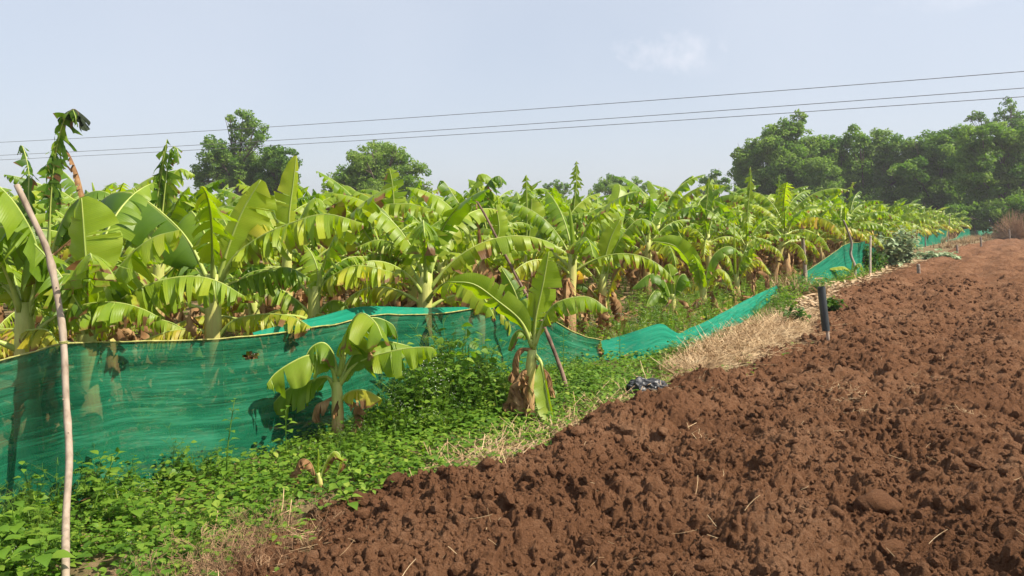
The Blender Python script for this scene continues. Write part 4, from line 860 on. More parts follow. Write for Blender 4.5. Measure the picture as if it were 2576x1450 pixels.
def parthenium(seed, h=.42, flowers=True):
    r = np.random.default_rng(seed); q = Geo()
    stems = [np.array([r.normal() * .10, r.normal() * .10, h * r.uniform(.75, 1.05)]) for _ in range(4)]
    for tp in stems:
        P = spline([[0, 0, 0], tp * [.35, .35, .55], tp], 6); tube(q, P, np.linspace(.003, .0012, 6), 3, tc=(.45, 0, 0, 0), cap=False)
        for i in range(5):
            z = P[min(5, i + 1)] if i < 5 else tp; a = r.uniform(0, 6.28); dd = np.array([math.cos(a), math.sin(a), .3]); Lf = .10 * (1 - .1 * i)
            for j in range(4):                                          # pinnate lobes
                c = z + unit(dd) * Lf * (.25 + .22 * j)
                for sg in (-1, 1):
                    aa = a + sg * .9; leafcard(q, c, [math.cos(aa), math.sin(aa), .05], UP, Lf * (.42 - .05 * j), .013, (.38 + r.normal() * .1, 0, 0, 0), .3, [.3, 1, 0])
            leafcard(q, z + unit(dd) * Lf * .8, dd, UP, Lf * .4, .015, (.42, 0, 0, 0), .3, [.3, 1, 0])
        if flowers:
            for _ in range(4):
                c = tp + r.normal(0, .028, 3) * [1, 1, .6]; tube(q, [tp - [0, 0, .03], c], .0008, 3, tc=(.5, 0, 0, 0), cap=False)
                s_ = .0040; Vf = np.array([[1, 0, 0], [0, 1, 0], [-1, 0, 0], [0, -1, 0], [0, 0, .9], [0, 0, -.7]]) * s_ + c; q.add(Vf, T=[[0, 1, 4], [1, 2, 4], [2, 3, 4], [3, 0, 4], [1, 0, 5], [2, 1, 5], [3, 2, 5], [0, 3, 5]], mat=1)
    return q
def grass_tuft(seed, h=.35, n=14, w_=.006, yel=.45, dry=0.0, spread=.6, seedheads=0):
    r = np.random.default_rng(seed); q = Geo()
    for i in range(n):
        a = r.uniform(0, 6.28); L = h * r.uniform(.5, 1.1); b = r.uniform(.1, spread); t = np.linspace(0, 1, 5); o = np.array([r.normal() * .02, r.normal() * .02, 0]); d = np.array([math.cos(a), math.sin(a), 0]); s = np.array([-d[1], d[0], 0])
        c = o + d * (b * L * t ** 1.8)[:, None] + UP * (L * (t - .35 * b * t ** 2.5))[:, None]; ww = w_ * (1 - t) ** .6 * r.uniform(.7, 1.3)
        V = np.stack([c - s * ww[:, None], c + s * ww[:, None]], 1).reshape(-1, 3); Q = [[2 * k_, 2 * k_ + 1, 2 * k_ + 3, 2 * k_ + 2] for k_ in range(4)]
        q.add(V, Q, tc=(yel + r.normal() * .12, dry, 0, 0))
    for i in range(seedheads):
        a = r.uniform(0, 6.28); tp = np.array([math.cos(a) * .1, math.sin(a) * .1, h * r.uniform(1.1, 1.5)]); tube(q, spline([[0, 0, 0], tp * [.3, .3, .6], tp], 5), .0012, 3, tc=(.6, .1, 0, 0), cap=False)
        for j in range(4): b = r.uniform(0, 6.28); tube(q, [tp - [0, 0, .01 * j], tp + np.array([math.cos(b), math.sin(b), .5]) * .05], .0012, 3, tc=(.6, .3, 0, 0), cap=False)
    return q
def creeper(seed, n=16, spread=.11, L=.03, yel=.5, h=.08):
    r = np.random.default_rng(seed); q = Geo()
    for i in range(n):
        a = r.uniform(0, 6.28); o = np.array([r.normal() * spread, r.normal() * spread, r.uniform(.01, h)]); leafcard(q, o, [math.cos(a), math.sin(a), r.normal() * .3], UP, L * r.uniform(.7, 1.4), L * .8 * r.uniform(.7, 1.2), (yel + r.normal() * .12, max(0, r.normal() * .15), 0, 0), .2, [.2, 1, .9, 0])
    return q
def straw_tuft(seed, n=14, L=.28, w_=.0032, flat=.25):
    r = np.random.default_rng(seed); q = Geo()
    for i in range(n):
        a = r.uniform(0, 6.28); l = L * r.uniform(.4, 1.2); d = np.array([math.cos(a), math.sin(a), r.normal() * flat]); o = r.normal(0, .08, 3) * [1, 1, .25]; o[2] = abs(o[2]); s = np.array([-d[1], d[0], 0]); bend = r.normal(0, .18, 3) * [1, 1, .7]
        t = np.linspace(0, 1, 4); c = o + d * (l * (t - .3))[:, None] + bend * (l * t ** 2)[:, None]; c[:, 2] = np.maximum(c[:, 2], .004)
        V = np.stack([c - s * w_, c + s * w_ + UP * w_ * .7], 1).reshape(-1, 3); q.add(V, [[2 * k_, 2 * k_ + 1, 2 * k_ + 3, 2 * k_ + 2] for k_ in range(3)])
    return q
def litter(seed, n=5, L=.2):
    r = np.random.default_rng(seed); q = Geo()
    for i in range(n):
        a = r.uniform(0, 6.28); o = np.array([r.normal() * .15, r.normal() * .15, .01 + r.uniform(0, .03)]); leafcard(q, o, [math.cos(a), math.sin(a), r.normal() * .15], UP, L * r.uniform(.5, 1.2), L * .3 * r.uniform(.5, 1.2), (0, 0, 0, 0), r.normal() * .2, [.4, .9, 1.1, .7, .8, .2])
    return q
def sample_verge(N, s0, s1, lo=0.02, hi=1.0, pw=1.0):
    s = rng.uniform(s0, s1, N); a = net_n(s); b = edge_n(s); n = a + (b - a) * (lo + (hi - lo) * rng.uniform(0, 1, N) ** pw); return n, s
def tfm(n, s, sc, tilt=.35, z=0.0):
    return (rotm(rng, tilt) * sc, from_ns(n, s, z))
CLEAR = [(*g(800, 1275)[:2], .17), (*(g(800, 1275)[:2] + np.array([.02, -.18])), .15), (*g(1640, 1000)[:2], .16), (*(g(1400, 1090)[:2]), .12)]
weeds = Geo(); tB = [broad_weed(20 + i, .36, 6, .125, .105, .5) for i in range(4)]; tb = [broad_weed(i, yel=.5, L=.085, W=.068) for i in range(5)]; tp_ = [parthenium(i, flowers=i < 2) for i in range(5)]; tg = [grass_tuft(i, seedheads=2 if i % 2 else 0) for i in range(5)]; tcx = [creeper(i) for i in range(4)]; tgl = [grass_tuft(40 + i, .46, 9, .0045, .58, 0, .8, 3) for i in range(4)]
def scat(tpls, n, s, smin, smax, tilt=.3, col=.10, hf=None, geo=weeds):
    L = [[] for _ in tpls]; C = [[] for _ in tpls]
    for i in range(len(n)):
        w_ = from_ns(n[i], s[i])
        if geo is weeds and any((w_[0] - c_[0]) ** 2 + (w_[1] - c_[1]) ** 2 < c_[2] ** 2 for c_ in CLEAR): continue
        if geo is weeds and w_[1] < 3.35 and abs(w_[0] / w_[1] + .605) < .05: continue
        k_ = int(rng.integers(len(tpls))); sc = rng.uniform(smin, smax) * (hf(n[i], s[i]) if hf else 1)
        if sc <= .05: continue
        L[k_].append(tfm(n[i], s[i], sc, tilt)); C[k_].append((rng.normal() * col, 0, 0, 0))
    for q, l, c in zip(tpls, L, C):
        if l: geo.scatter(q, l, c)
HS = ([0, 2.3, 3.9, 4.5, 5, 6.3, 7.4, 9.5], [.34, .38, .46, .62, .72, .74, .42, .24])
def hf_verge(n, s):                       # tallest against the net, low at the soil, clumpy
    a = float(net_n(s)); b = float(edge_n(s)); t = (n - a) / (b - a + 1e-6); cl_ = float(vnoise(np.array([n * 1.6]), np.array([s * 1.6]), 77)[0])
    return (1.05 - .62 * t ** 1.6) * (.18 + 2.1 * cl_ ** 1.9) * float(np.interp(s, *HS))
S_END = 8.6
n, s = sample_verge(1500, .5, S_END, .0, .92, .9); scat(tb, n, s, .55, 1.35, hf=hf_verge, col=.16)
n, s = sample_verge(750, 1.0, S_END + .4, .02, .92); scat(tp_, n, s, .6, 1.1, hf=hf_verge)
n, s = sample_verge(1300, .5, S_END + .8, .0, 1.0); scat(tg, n, s, .45, 1.1, hf=hf_verge)
n, s = sample_verge(1700, .5, S_END + 1.0, .05, 1.08); scat(tcx, n, s, .7, 1.6, tilt=.1)
n, s = sample_verge(420, .4, 6.8, .0, .9); kp = vnoise(n * 1.3 + 9, s * 1.3, 33) > .5; scat(tB, n[kp], s[kp], .5, 1.15, hf=hf_verge)
n, s = sample_verge(1100, .5, 8.5, .0, .95); kp = vnoise(n * 1.5, s * 1.5, 34) > .40; scat(tgl, n[kp], s[kp], .5, 1.0, hf=hf_verge)
# sparser weeds further on, at the feet of the nets
n, s = sample_verge(260, S_END, 26, .12, .5); scat(tg + tp_, n, s, .3, .7, col=.15)
n, s = sample_verge(160, 14, 26, .1, .6); scat(tb, n, s, .5, 1.1)
tag(weeds.build("verge_weeds", [M['weed'], M['flower']]), "thick low weeds and grasses with tiny white flowers between the net and the soil", "weeds", kind="stuff")
# undergrowth inside the plantation
ug = Geo(); N = 2600; s = 1.5 + 45 * rng.uniform(0, 1, N) ** 1.4; n = net_n(s) - .3 - rng.exponential(1.7, N); scat(tp_ + tg, n, s, .4, 1.05, col=.12, geo=ug)
N = 1000; s = 4 + 40 * rng.uniform(0, 1, N); n = net_n(s) - .15 - rng.exponential(2.0, N); scat(tb, n, s, .5, 1.0, geo=ug)
tag(ug.build("plantation_undergrowth", [M['weed'], M['flower']]), "green undergrowth between the banana stems behind the net", "undergrowth", kind="stuff")
lg = Geo(); tl_ = [litter(i) for i in range(5)]
N = 1500; s = 2 + 50 * rng.uniform(0, 1, N) ** 1.3; n = net_n(s) - .1 - rng.exponential(2.5, N); scat(tl_, n, s, .6, 1.4, geo=lg)
tag(lg.build("banana_leaf_litter", M['dry']), "brown fallen banana leaves on the ground under the plants", "leaf litter", kind="stuff")
# dry litter strip along the soil edge further off
dl = Geo(); N = 900; s = rng.uniform(15, 34, N); a = net_n(s); b = edge_n(s); n = a + (b - a) * rng.uniform(.25, 1.05, N); scat(tl_, n, s, .6, 1.5, geo=dl)
n, s = sample_verge(90, 11, 16, .4, 1.0); scat(tl_, n, s, .5, 1.1, geo=dl)
tag(dl.build("dry_leaf_strip", M['litter']), "bleached dry leaves strewn in a strip along the far edge of the soil", "leaf litter", kind="stuff")
# straw heap: a mound of stalks
sh = Geo(); ts = [straw_tuft(i, 22, .30, .0022) for i in range(6)]; c0 = from_ns(-2.66, 9.6); L = [[] for _ in ts]
heapn, heaps = ns(c0)
def heap_z(n, s): q = ((n - heapn) / .5) ** 2 + ((s - heaps) / 2.9) ** 2; return .16 * max(0, 1 - q) ** .8
gx, gs = np.meshgrid(np.linspace(-.58, .58, 24), np.linspace(-3.1, 3.1, 50)); Zh = np.array([[heap_z(heapn + a_, heaps + b_) for a_, b_ in zip(ra, rb)] for ra, rb in zip(gx, gs)]) - .03 + .03 * (vnoise(gx * 6, gs * 6, 3) - .5)
Vh = (heapn + gx)[..., None] * PD + (heaps + gs)[..., None] * RD + Zh[..., None] * UP; ii = np.arange(gx.size).reshape(gx.shape)
sh.add(Vh.reshape(-1, 3), np.stack([ii[:-1, :-1], ii[:-1, 1:], ii[1:, 1:], ii[1:, :-1]], -1).reshape(-1, 4), mat=1)
for i in range(1500):
    a = rng.uniform(0, 6.28); q = math.sqrt(rng.uniform()); n_ = heapn + math.cos(a) * q * .42; s_ = heaps + math.sin(a) * q * 2.9
    L[i % 6].append(tfm(n_, s_, rng.uniform(.5, 1.15), .32, heap_z(n_, s_)))
for q, l in zip(ts, L): sh.scatter(q, l)
tag(sh.build("straw_heap", [M['straw'], M['dead']], smooth=False), "long low heap of dry straw between the collapsed net and the soil", "straw heap")
ss = Geo(); L = [[] for _ in ts]
for (px, py, k_, sd_) in ((1280, 1160, 90, .25), (1200, 1195, 50, .2), (1350, 1130, 60, .25), (1450, 1095, 70, .3), (1550, 1030, 90, .35), (1650, 985, 60, .3), (1720, 930, 60, .4), (2000, 850, 60, .5), (2040, 800, 90, .6), (2100, 745, 60, .6), (620, 1400, 16, .2)):
    n0, s0 = ns(g(px, py))
    for _ in range(k_): L[int(rng.integers(6))].append(tfm(n0 + rng.normal() * .12, s0 + rng.normal() * sd_, rng.uniform(.4, 1.0), .3, .01))
for q, l in zip(ts, L): ss.scatter(q, l)
tag(ss.build("scattered_straw", M['straw'], smooth=False), "thin scatter of straw along the border between weeds and ploughed soil", "straw", kind="stuff")
# straws and roots on the ploughed field
fs = Geo(); t1 = [straw_tuft(50 + i, 2, .10, .0013, .3) for i in range(6)]; t3 = [straw_tuft(70 + i, 12, .15, .0018, .4) for i in range(3)]; L = [[] for _ in t1]; L3 = [[] for _ in t3]
for _ in range(330):
    dd = 2.7 * (20 / 2.7) ** rng.uniform(); an = rng.uniform(R(-30), R(40)); x, y = dd * math.sin(an), dd * math.cos(an); hh, de = soil_h(np.array([x]), np.array([y]), False)
    if de[0] > .1: L[int(rng.integers(6))].append((rotm(rng, .5) * rng.uniform(.4, 1.1), np.array([x, y, hh[0] + .012])))
for (px, py, k_) in ((2150, 1040, 12), (2135, 1010, 6), (1770, 995, 4), (2310, 1000, 4), (2335, 960, 3), (1680, 1010, 4), (2560, 1150, 3), (2420, 1060, 2), (1790, 1150, 2)):
    p = g(px, py, .06)
    for _ in range(k_):
        x, y = p[0] + rng.normal() * .10, p[1] + rng.normal() * .14; L3[int(rng.integers(3))].append((rotm(rng, .5) * rng.uniform(.35, .8), np.array([x, y, zsoil(x, y) + .01])))
for q, l in zip(t1 + t3, L + L3):
    if l: fs.scatter(q, l)
tag(fs.build("field_straw", M['straw'], smooth=False), "stray straws and dry roots lying on the ploughed soil", "straw", kind="stuff")
# dead brown weeds at the near corner of the soil
dw = Geo(); td = [grass_tuft(90 + i, .15, 12, .0022, .5, 1.0, 1.2, 5) for i in range(3)]; L = [[] for _ in td]
for (px, py, k_) in ((650, 1400, 30), (560, 1440, 26), (720, 1365, 16), (480, 1455, 16), (610, 1475, 22)):
    n0, s0 = ns(g(px, py))
    for _ in range(k_): L[int(rng.integers(3))].append(tfm(n0 + rng.normal() * .10, s0 + rng.normal() * .16, rng.uniform(.35, .8), .8))
for q, l in zip(td, L): dw.scatter(q, l)
tag(dw.build("dead_weeds", M['dead'], smooth=False), "brown dried weeds at the near corner between green weeds and soil", "dead weeds", kind="stuff")
# tan dry grass far along the edge
tgz = Geo(); tt = [grass_tuft(120 + i, .5, 26, .006, .6, 1.0, .9) for i in range(3)]; L = [[] for _ in tt]
for (px, py, k_, a_, b_) in ((2410, 612, 60, .5, 2.2), (2450, 605, 90, .5, 3), (2500, 596, 110, .6, 6), (2530, 592, 60, .8, 8), (1985, 745, 25, .3, .5), (2385, 625, 20, .4, 1)):
    n0, s0 = ns(g(px, py))
    for _ in range(k_): L[int(rng.integers(3))].append(tfm(n0 + rng.normal() * a_, s0 + rng.normal() * b_, rng.uniform(.6, 1.4), .4))
for q, l in zip(tt, L): tgz.scatter(q, l)
tag(tgz.build("dry_grass", M['straw'], smooth=False), "tan dry grass tufts along the far end of the soil's edge", "dry grass", kind="stuff")

# single weeds that stand out
def single(name, label, q, px, py, sc, cat, group=None, mats=None, z=0):
    p = g(px, py, z); V, Q_, T_, lp, tc, qm, tm = q.arrays()
    root = empty(name, p, label, cat, group); root.scale = (sc, sc, sc); root.rotation_euler = (0, 0, rng.uniform(0, 6.28)); return root, q
def leafy(name, label, px, py, h, n, L, W, yel, cat, seed, group=None, mat='weed', z=0, lean=None, whorl=2):
    r = np.random.default_rng(seed); p = g(px, py, z); root = empty(name, p, label, cat, group)
    ln = lean if lean is not None else r.normal(0, .07 * h / .35, 2); P = spline([[0, 0, 0], [ln[0] * .3, ln[1] * .3, h * .5], [ln[0], ln[1], h]], 10)
    G = Geo(); tube(G, P, np.linspace(.0055, .002, 10) * max(1, h / .5), 5, tc=(.4, 0, 0, 0)); G.build("stem", M[mat], root); G = Geo()
    for i in range(n):
        t = (i + 1) / n; z_ = P[min(9, int(t * 9))]; a = i * 1.75 + r.normal() * .3; k_ = 1.15 - .6 * t
        for b in range(whorl):
            aa = a + b * 6.283 / whorl; dd = np.array([math.cos(aa), math.sin(aa), .3 + .4 * t + r.normal() * .15]); pet = z_ + unit(dd) * L * .4; tube(G, [z_, pet], .0016, 3, tc=(.45, 0, 0, 0), cap=False)
            leafcard(G, pet, dd * [1, 1, .3], UP, L * k_ * r.uniform(.8, 1.2), W * k_ * r.uniform(.85, 1.15), (yel + r.normal() * .09, max(0, r.normal() * .1), 0, 0), .3, [.25, .9, 1.0, .75, .35, 0])
    G.build("foliage", M[mat], root); return root
WG = "leafy weeds standing out of the verge"
for (px, py, h, n, L, W, yel, lab, sd) in (
    (568, 1235, .52, 9, .055, .045, .42, "tall single-stemmed weed with small leaves against the net, left of the small front banana plant", 1),
    (45, 1425, .30, 6, .115, .10, .50, "big-leaved bright green weed at the photo's bottom left corner", 2),
    (100, 1475, .26, 6, .11, .095, .48, "big-leaved weed right beside the foot of the pale pole", 3),
    (10, 1500, .28, 6, .11, .10, .52, "largest-leaved weed cut by the lower left edge of the photo", 4),
    (350, 1330, .30, 6, .085, .075, .50, "round-leaved weed a little right of the pale pole in the thick of the verge", 5),
    (230, 1330, .34, 7, .085, .07, .46, "broad-leaved weed immediately right of the pale pole", 6),
    (720, 1150, .32, 7, .075, .065, .48, "leafy weed below the small front banana plant's left leaves", 7),
    (885, 1300, .22, 6, .075, .07, .46, "leafy weed right of the withered banana sucker", 8),
    (1120, 1010, .40, 8, .06, .05, .44, "upright weed midway between the two front banana plants, against the net", 9),
    (1255, 1060, .46, 8, .07, .055, .44, "weed with drooping heart leaves left of the slender front banana plant", 10),
    (1560, 930, .38, 9, .06, .045, .44, "bushy weed growing at the low start of the collapsed net", 11),
    (1418, 960, .50, 9, .04, .035, .52, "thin tall weed right of the leaning stick", 12),
    (1335, 1120, .10, 4, .075, .075, .44, "flat rosette of heart-shaped leaves at the straw edge under the slender banana", 13)):
    leafy("weed_plant", lab, px, py, h, n, L, W, yel, "weed", sd, WG)
def shrub(name, label, px, py, rx, h, nleaf, L, W, yel, mat, seed, cat="shrub", group=None, z=0, nstem=8):
    r = np.random.default_rng(seed); p = g(px, py, z); root = empty(name, p, label, cat, group); G = Geo(); E = []
    for i in range(nstem):
        a = r.uniform(0, 6.28); q = r.uniform(.3, 1); e = np.array([math.cos(a) * rx * q, math.sin(a) * rx * q, h * (1 - .45 * q * q) * r.uniform(.75, 1.05)]); P = spline([[0, 0, 0], e * [.35, .35, .6] + r.normal(0, .03, 3) * h, e], 7); E.append(P); tube(G, P, np.linspace(.012, .003, 7) * h, 5)
    G.build("stems", M['stick'], root); G = Geo()
    for i in range(nleaf):
        P = E[int(r.integers(nstem))]; t = r.uniform(.25, 1); c = P[min(6, int(t * 6.9))] + r.normal(0, .11, 3) * rx; c[2] = max(c[2], .03); a = r.uniform(0, 6.28)
        leafcard(G, c, [math.cos(a), math.sin(a), r.normal() * .45], UP, L * r.uniform(.6, 1.25), W * r.uniform(.7, 1.2), (yel + r.normal() * .14, 0, 0, 0), .2, [.3, 1, .8, 0])
    G.build("foliage", M[mat], root); return root
SG = "shrubs on the verge"
shrub("small_shrub", "small dark glossy-leaved shrub on the straw, left of the dark pipe post", 1997, 838, .20, .42, 420, .085, .05, .05, 'weed', 1, group=SG)
shrub("small_shrub", "small dark shrub close behind the right side of the dark pipe post", 2098, 808, .18, .42, 380, .085, .05, .05, 'weed', 2, group=SG)
shrub("milkweed_bush", "sprawling grey-green bush with pale rounded leaves past the rising net", 2242, 678, .95, 1.35, 900, .21, .15, .85, 'grey_leaf', 3, group=SG, nstem=16)
shrub("milkweed_bush", "lower grey-green bush leaning out right of the sprawling one", 2280, 668, .55, .9, 450, .21, .15, .85, 'grey_leaf', 4, group=SG, nstem=10)
shrub("small_shrub", "dark green bushy shrub at the foot of the net's pale peak stick", 2185, 690, .55, .9, 900, .11, .07, .12, 'weed', 5, group=SG, nstem=12)
shrub("gourd_vine", "flat patch of pale green gourd leaves trailing onto the soil", 2350, 655, 1.1, .28, 320, .2, .19, .8, 'grey_leaf', 6, group=SG, nstem=8, cat="vine")
shrub("small_shrub", "low green shrub just left of the dark pipe post, by the rising net", 2030, 748, .5, .45, 500, .08, .05, .3, 'weed', 7, group=SG)

# ------------------------------------------------------------------ trees
def big(c, f=1.14): return [(x, y, q * f) for x, y, q in c]
def tree(name, label, D, clumps, base_px, seed, yel=.4, leaf=.34, dens=1.0, group="trees beyond the plantation", gap=.0, trunk_r=.25, cat="tree", depth=1.0, twig=True):
    r = np.random.default_rng(seed); b = at(base_px, 600, D); b[2] = 0; root = empty(name, b, label, cat, group); G = Geo(); T = Geo()
    sc = D / F; cs = [(at(x, y, D + r.normal() * 1.2 * depth) - b, q * sc) for x, y, q in clumps]
    lo = min(c[2] - q for c, q in cs); top = max(c[2] for c, q in cs); cx = np.mean([c[0] for c, q in cs]); fork = np.array([cx * .25, 0, max(.8, min(lo + .25 * (top - lo), top * .4))])
    tube(T, spline([[0, 0, -.1], fork * .5 + [r.normal() * .15, 0, 0], fork], 8), np.linspace(trunk_r * 1.2, trunk_r * .75, 8), 8)
    for c, q in cs:
        m = fork + (c - fork) * .5 + r.normal(0, .25, 3) + [0, 0, .3]; P = spline([fork, m, c], 8); tube(T, P, np.linspace(trunk_r * .5, .035, 8), 5)
        for _ in range(4): e = c + r.normal(0, .5, 3) * q; tube(T, spline([P[4], (P[5] + e) / 2 + r.normal(0, .1, 3), e], 5), np.linspace(.06, .015, 5), 4)
    for c, q in cs:
        nsub = max(6, int(22 * (q / 1.6))); 
        for j in range(nsub):
            d = unit(r.normal(size=3)); d[1] *= depth; o = c + d * q * r.uniform(.3, 1.0) * [1, 1, .85]; rs = q * r.uniform(.22, .42); nl = int(dens * 150 * (rs / .7) ** 2 * (.34 / leaf) ** 2); nl = max(14, nl)
            tone = r.normal() * .19
            dirs = r.normal(size=(nl, 3)); dirs /= np.linalg.norm(dirs, axis=1)[:, None]; rad = rs * r.uniform(.35, 1.08, nl) ** .6; C = o + dirs * rad[:, None] * [1, 1, .75]
            u = r.normal(size=(nl, 3)); nrm = dirs * .6 + r.normal(size=(nl, 3)) * .6 + [0, 0, .5]; u = np.cross(nrm, u); u /= np.linalg.norm(u, axis=1)[:, None] + 1e-9; v = np.cross(nrm, u); v /= np.linalg.norm(v, axis=1)[:, None] + 1e-9
            l = leaf * r.uniform(.5, 1.1, nl)[:, None]; V = np.stack([C - u * l * .5, C + v * l * .28, C + u * l * .5, C - v * l * .28], 1).reshape(-1, 3)
            tc = np.zeros((nl * 4, 4)); tc[:, 0] = np.repeat(np.clip(yel + tone + r.normal(0, .1, nl), 0, 1), 4); G.add(V, np.arange(nl * 4).reshape(-1, 4), tc=tc)
    T.build("trunk", M['bark'], root); G.build("crown", M['crown'], root, smooth=False); return root
tree("broadleaf_tree", "tall two-tiered tree on the left with a sparse dark top standing above its bulk", 78, big([(610, 300, 30), (640, 325, 30), (598, 335, 26), (652, 352, 20), (612, 368, 34), (580, 300, 12), (540, 385, 40), (560, 425, 50), (615, 425, 50), (515, 425, 28), (510, 455, 30), (600, 465, 50), (530, 360, 16)]), 610, 1, yel=.34, dens=.8)
tree("broadleaf_tree", "rounded tree growing against the right side of the tall two-tiered tree", 76, big([(680, 395, 32), (715, 400, 28), (700, 430, 45), (735, 425, 22), (660, 430, 35), (690, 465, 50)]), 690, 2, yel=.3)
tree("broadleaf_tree", "lone round-crowned tree with open pale foliage, left of the picture's centre", 72, big([(960, 395, 38), (915, 395, 34), (1005, 400, 36), (935, 378, 22), (990, 376, 20), (875, 440, 36), (840, 475, 30), (1040, 430, 32), (1070, 465, 22), (960, 440, 48), (900, 460, 44), (1020, 475, 42), (830, 495, 26), (950, 490, 48), (870, 490, 40), (925, 420, 40), (985, 425, 40)]), 960, 3, yel=.6, dens=.8)
tree("broadleaf_tree", "smallest round tree on the skyline right of the centre", 105, [(1400, 468, 20), (1380, 472, 16), (1425, 475, 18), (1395, 490, 25)], 1400, 4, yel=.42)
tree("broadleaf_tree", "wide low tree on the skyline halfway between centre and the woods", 100, [(1545, 458, 26), (1520, 472, 28), (1590, 468, 26), (1625, 475, 20), (1495, 488, 20), (1560, 485, 36), (1620, 490, 20)], 1555, 5, yel=.40)
tree("broadleaf_tree", "small tree just left of the woods, a gap of sky above it", 96, [(1800, 440, 20), (1780, 460, 24), (1815, 465, 24), (1760, 478, 18), (1795, 490, 30)], 1795, 6, yel=.34)
WO = "trees of the woods on the right"
tree("broadleaf_tree", "leftmost tree of the woods with a pointed pale green top", 88, big([(2060, 390, 40), (2070, 440, 45), (1965, 340, 38), (2000, 320, 32), (2012, 297, 18), (1925, 370, 42), (1885, 400, 40), (1868, 440, 38), (1930, 430, 52), (1990, 390, 52), (2030, 360, 30), (1960, 480, 55), (1885, 480, 38), (2030, 440, 55), (1855, 385, 16), (2020, 500, 55), (1870, 520, 45), (1930, 540, 50), (2000, 550, 50), (2060, 490, 45)]), 1960, 7, yel=.42, leaf=.40, group=WO)
tree("broadleaf_tree", "broad even-topped tree in the middle of the woods", 90, big([(2290, 392, 34), (2075, 380, 34), (2300, 455, 45), (2110, 368, 36), (2160, 350, 32), (2210, 360, 36), (2250, 378, 34), (2120, 420, 55), (2190, 420, 58), (2250, 440, 46), (2100, 480, 50), (2180, 490, 56), (2260, 505, 52), (2075, 520, 48), (2130, 550, 50), (2210, 555, 50), (2270, 440, 40)]), 2170, 8, yel=.36, leaf=.40, group=WO)
tree("broadleaf_tree", "dark-bottomed tree of the woods right of the even-topped one", 86, big([(2435, 375, 36), (2440, 455, 45), (2375, 380, 40), (2310, 370, 30), (2350, 360, 34), (2400, 352, 36), (2330, 425, 50), (2400, 425, 55), (2320, 490, 50), (2400, 495, 58), (2285, 430, 36), (2345, 540, 48), (2290, 550, 46), (2410, 550, 50)]), 2350, 9, yel=.32, leaf=.40, group=WO)
tree("broadleaf_tree", "bright-leaved near tree at the right edge of the photo", 78, big([(2450, 345, 40), (2500, 345, 42), (2550, 352, 44), (2610, 370, 50), (2470, 405, 55), (2540, 425, 55), (2610, 440, 60), (2480, 475, 54), (2560, 495, 54), (2640, 500, 56), (2440, 440, 40), (2470, 535, 48), (2540, 545, 50), (2610, 550, 50)]), 2560, 10, yel=.46, leaf=.40, group=WO)
tree("broadleaf_tree", "tall sparse greyish tree rising behind the woods at the upper right", 104, [(2540, 262, 20), (2525, 285, 20), (2552, 295, 26), (2462, 292, 22), (2440, 298, 12), (2578, 300, 24), (2505, 318, 26), (2545, 330, 34), (2480, 320, 24)], 2530, 11, yel=.25, leaf=.40, group=WO, dens=.75)
for (px, py, q, lab, sd, D) in ((2290, 535, 34, "dark understorey bush at the foot of the woods' middle", 12, 80), (2430, 525, 38, "dark understorey bush near the right end of the nets", 13, 76), (2200, 545, 30, "dark understorey bush behind the distant bananas", 14, 84), (2590, 520, 40, "understorey bush cut by the right edge of the photo", 15, 74), (2510, 530, 30, "understorey bush behind the rusty dry bush", 16, 76), (1900, 535, 30, "understorey bush under the leftmost tree of the woods", 17, 90), (2050, 540, 34, "understorey bush between the first two trees of the woods", 18, 90)):
    tree("understorey_bush", lab, D, [(px, py, q * 1.15), (px - q * .8, py + q * .3, q * .8), (px + q * .8, py + q * .3, q * .7), (px, py + q * .6, q * .8)], px, sd, yel=.2, group="understorey bushes of the woods", trunk_r=.08, cat="bush")
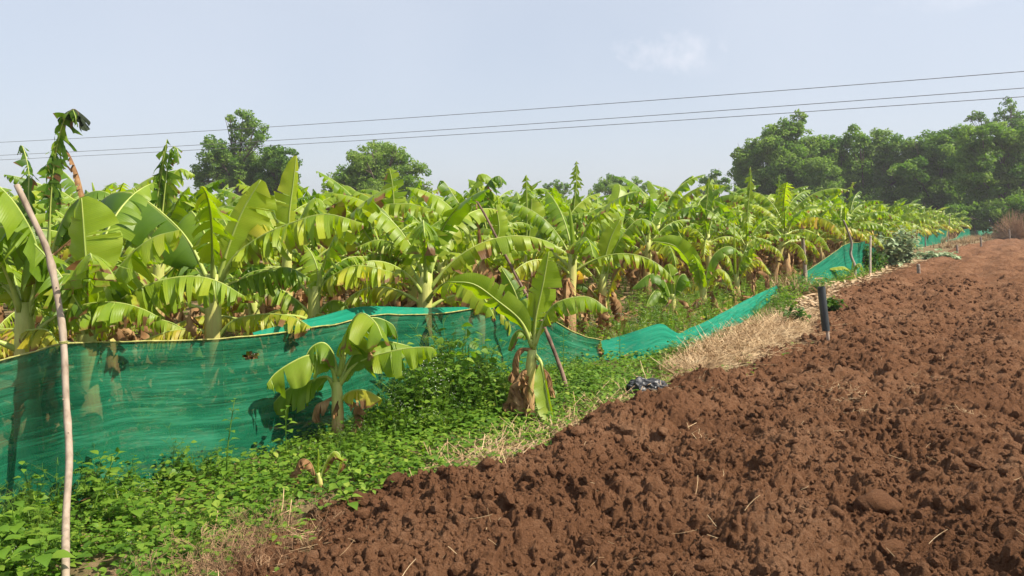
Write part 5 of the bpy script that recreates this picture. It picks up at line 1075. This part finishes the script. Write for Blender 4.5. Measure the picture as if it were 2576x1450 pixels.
# rusty dry bush
r = np.random.default_rng(5); b = g(2545, 600); D = b[1]; D = min(D, 66); b = at(2548, 580, D); b[2] = 0; root = empty("dry_bush", b, "rusty brown leafless thorn bush at the far right end of the soil's edge", "bush"); G = Geo(); T = Geo()
for i in range(1000):
    d = unit(r.normal(size=3) * [1, 1, .7] + [0, 0, .35]); d[2] = abs(d[2]); e = d * r.uniform(.6, 1.25) * [1.5, 1.4, 2.3]; P = spline([e * .12, e * .55 + r.normal(0, .12, 3), e + r.normal(0, .18, 3)], 5); tube(G if i > 12 else T, P, np.linspace(.024 if i > 12 else .06, .008, 5), 3, cap=False)
T.build("branches", M['bark'], root); G.build("twigs", M['dryleafy'], root)

# ------------------------------------------------------------------ power lines
for (yl, ym, yr, d0, d1, lab) in ((355, 279, 178, 60, 33, "top wire of three power lines crossing the sky, well apart from the other two"), (388, 315, 220, 60, 33.5, "middle wire of three power lines crossing the sky"), (400, 330, 242, 61, 34, "lowest wire of three power lines crossing the sky")):
    A, B = at(-160, yl + (yl - yr) * .062, d0 * 1.04), at(2736, yr - (yl - yr) * .062, d1 * .97); t = np.linspace(0, 1, 60)
    P = A + (B - A) * t[:, None]
    # choose the sag so that the middle hangs where the photograph shows it
    x = 1288 + F * P[:, 0] / (P[:, 1] * cp - (P[:, 2] - CAM_H) * sp); i = int(np.argmin(abs(x - 1288))); want = at(1288, ym, P[i, 1])[2]; sag = (P[i, 2] - want) / (4 * t[i] * (1 - t[i]))
    P[:, 2] -= sag * 4 * t * (1 - t); G = Geo(); tube(G, P - P[0], .017, 6); o = G.build("power_line", M['wire']); o.location = P[0]; tag(o, lab, "power line", "power lines overhead")

# ------------------------------------------------------------------ haze
HAZE = True
if HAZE:
    k = NT("air_haze"); k.t.nodes.remove(k.out); k.out = k.n("ShaderNodeOutputMaterial"); pv = k.n("ShaderNodeVolumePrincipled"); pv.inputs["Color"].default_value = (.93, .95, 1, 1); pv.inputs["Density"].default_value = .0006; pv.inputs["Anisotropy"].default_value = .2
    k.l(pv.outputs[0], k.out.inputs["Volume"]); bm = bmesh.new(); bmesh.ops.create_cube(bm, size=1); me = bpy.data.meshes.new("haze"); bm.to_mesh(me); bm.free(); me.materials.append(k.m)
    o = bpy.data.objects.new("haze", me); COL.objects.link(o); o.scale = (400, 340, 22); o.location = (0, 120, 10.0); tag(o, "thin pale haze in the air over the fields", "haze", kind="stuff")
    cy.volume_max_steps = 64
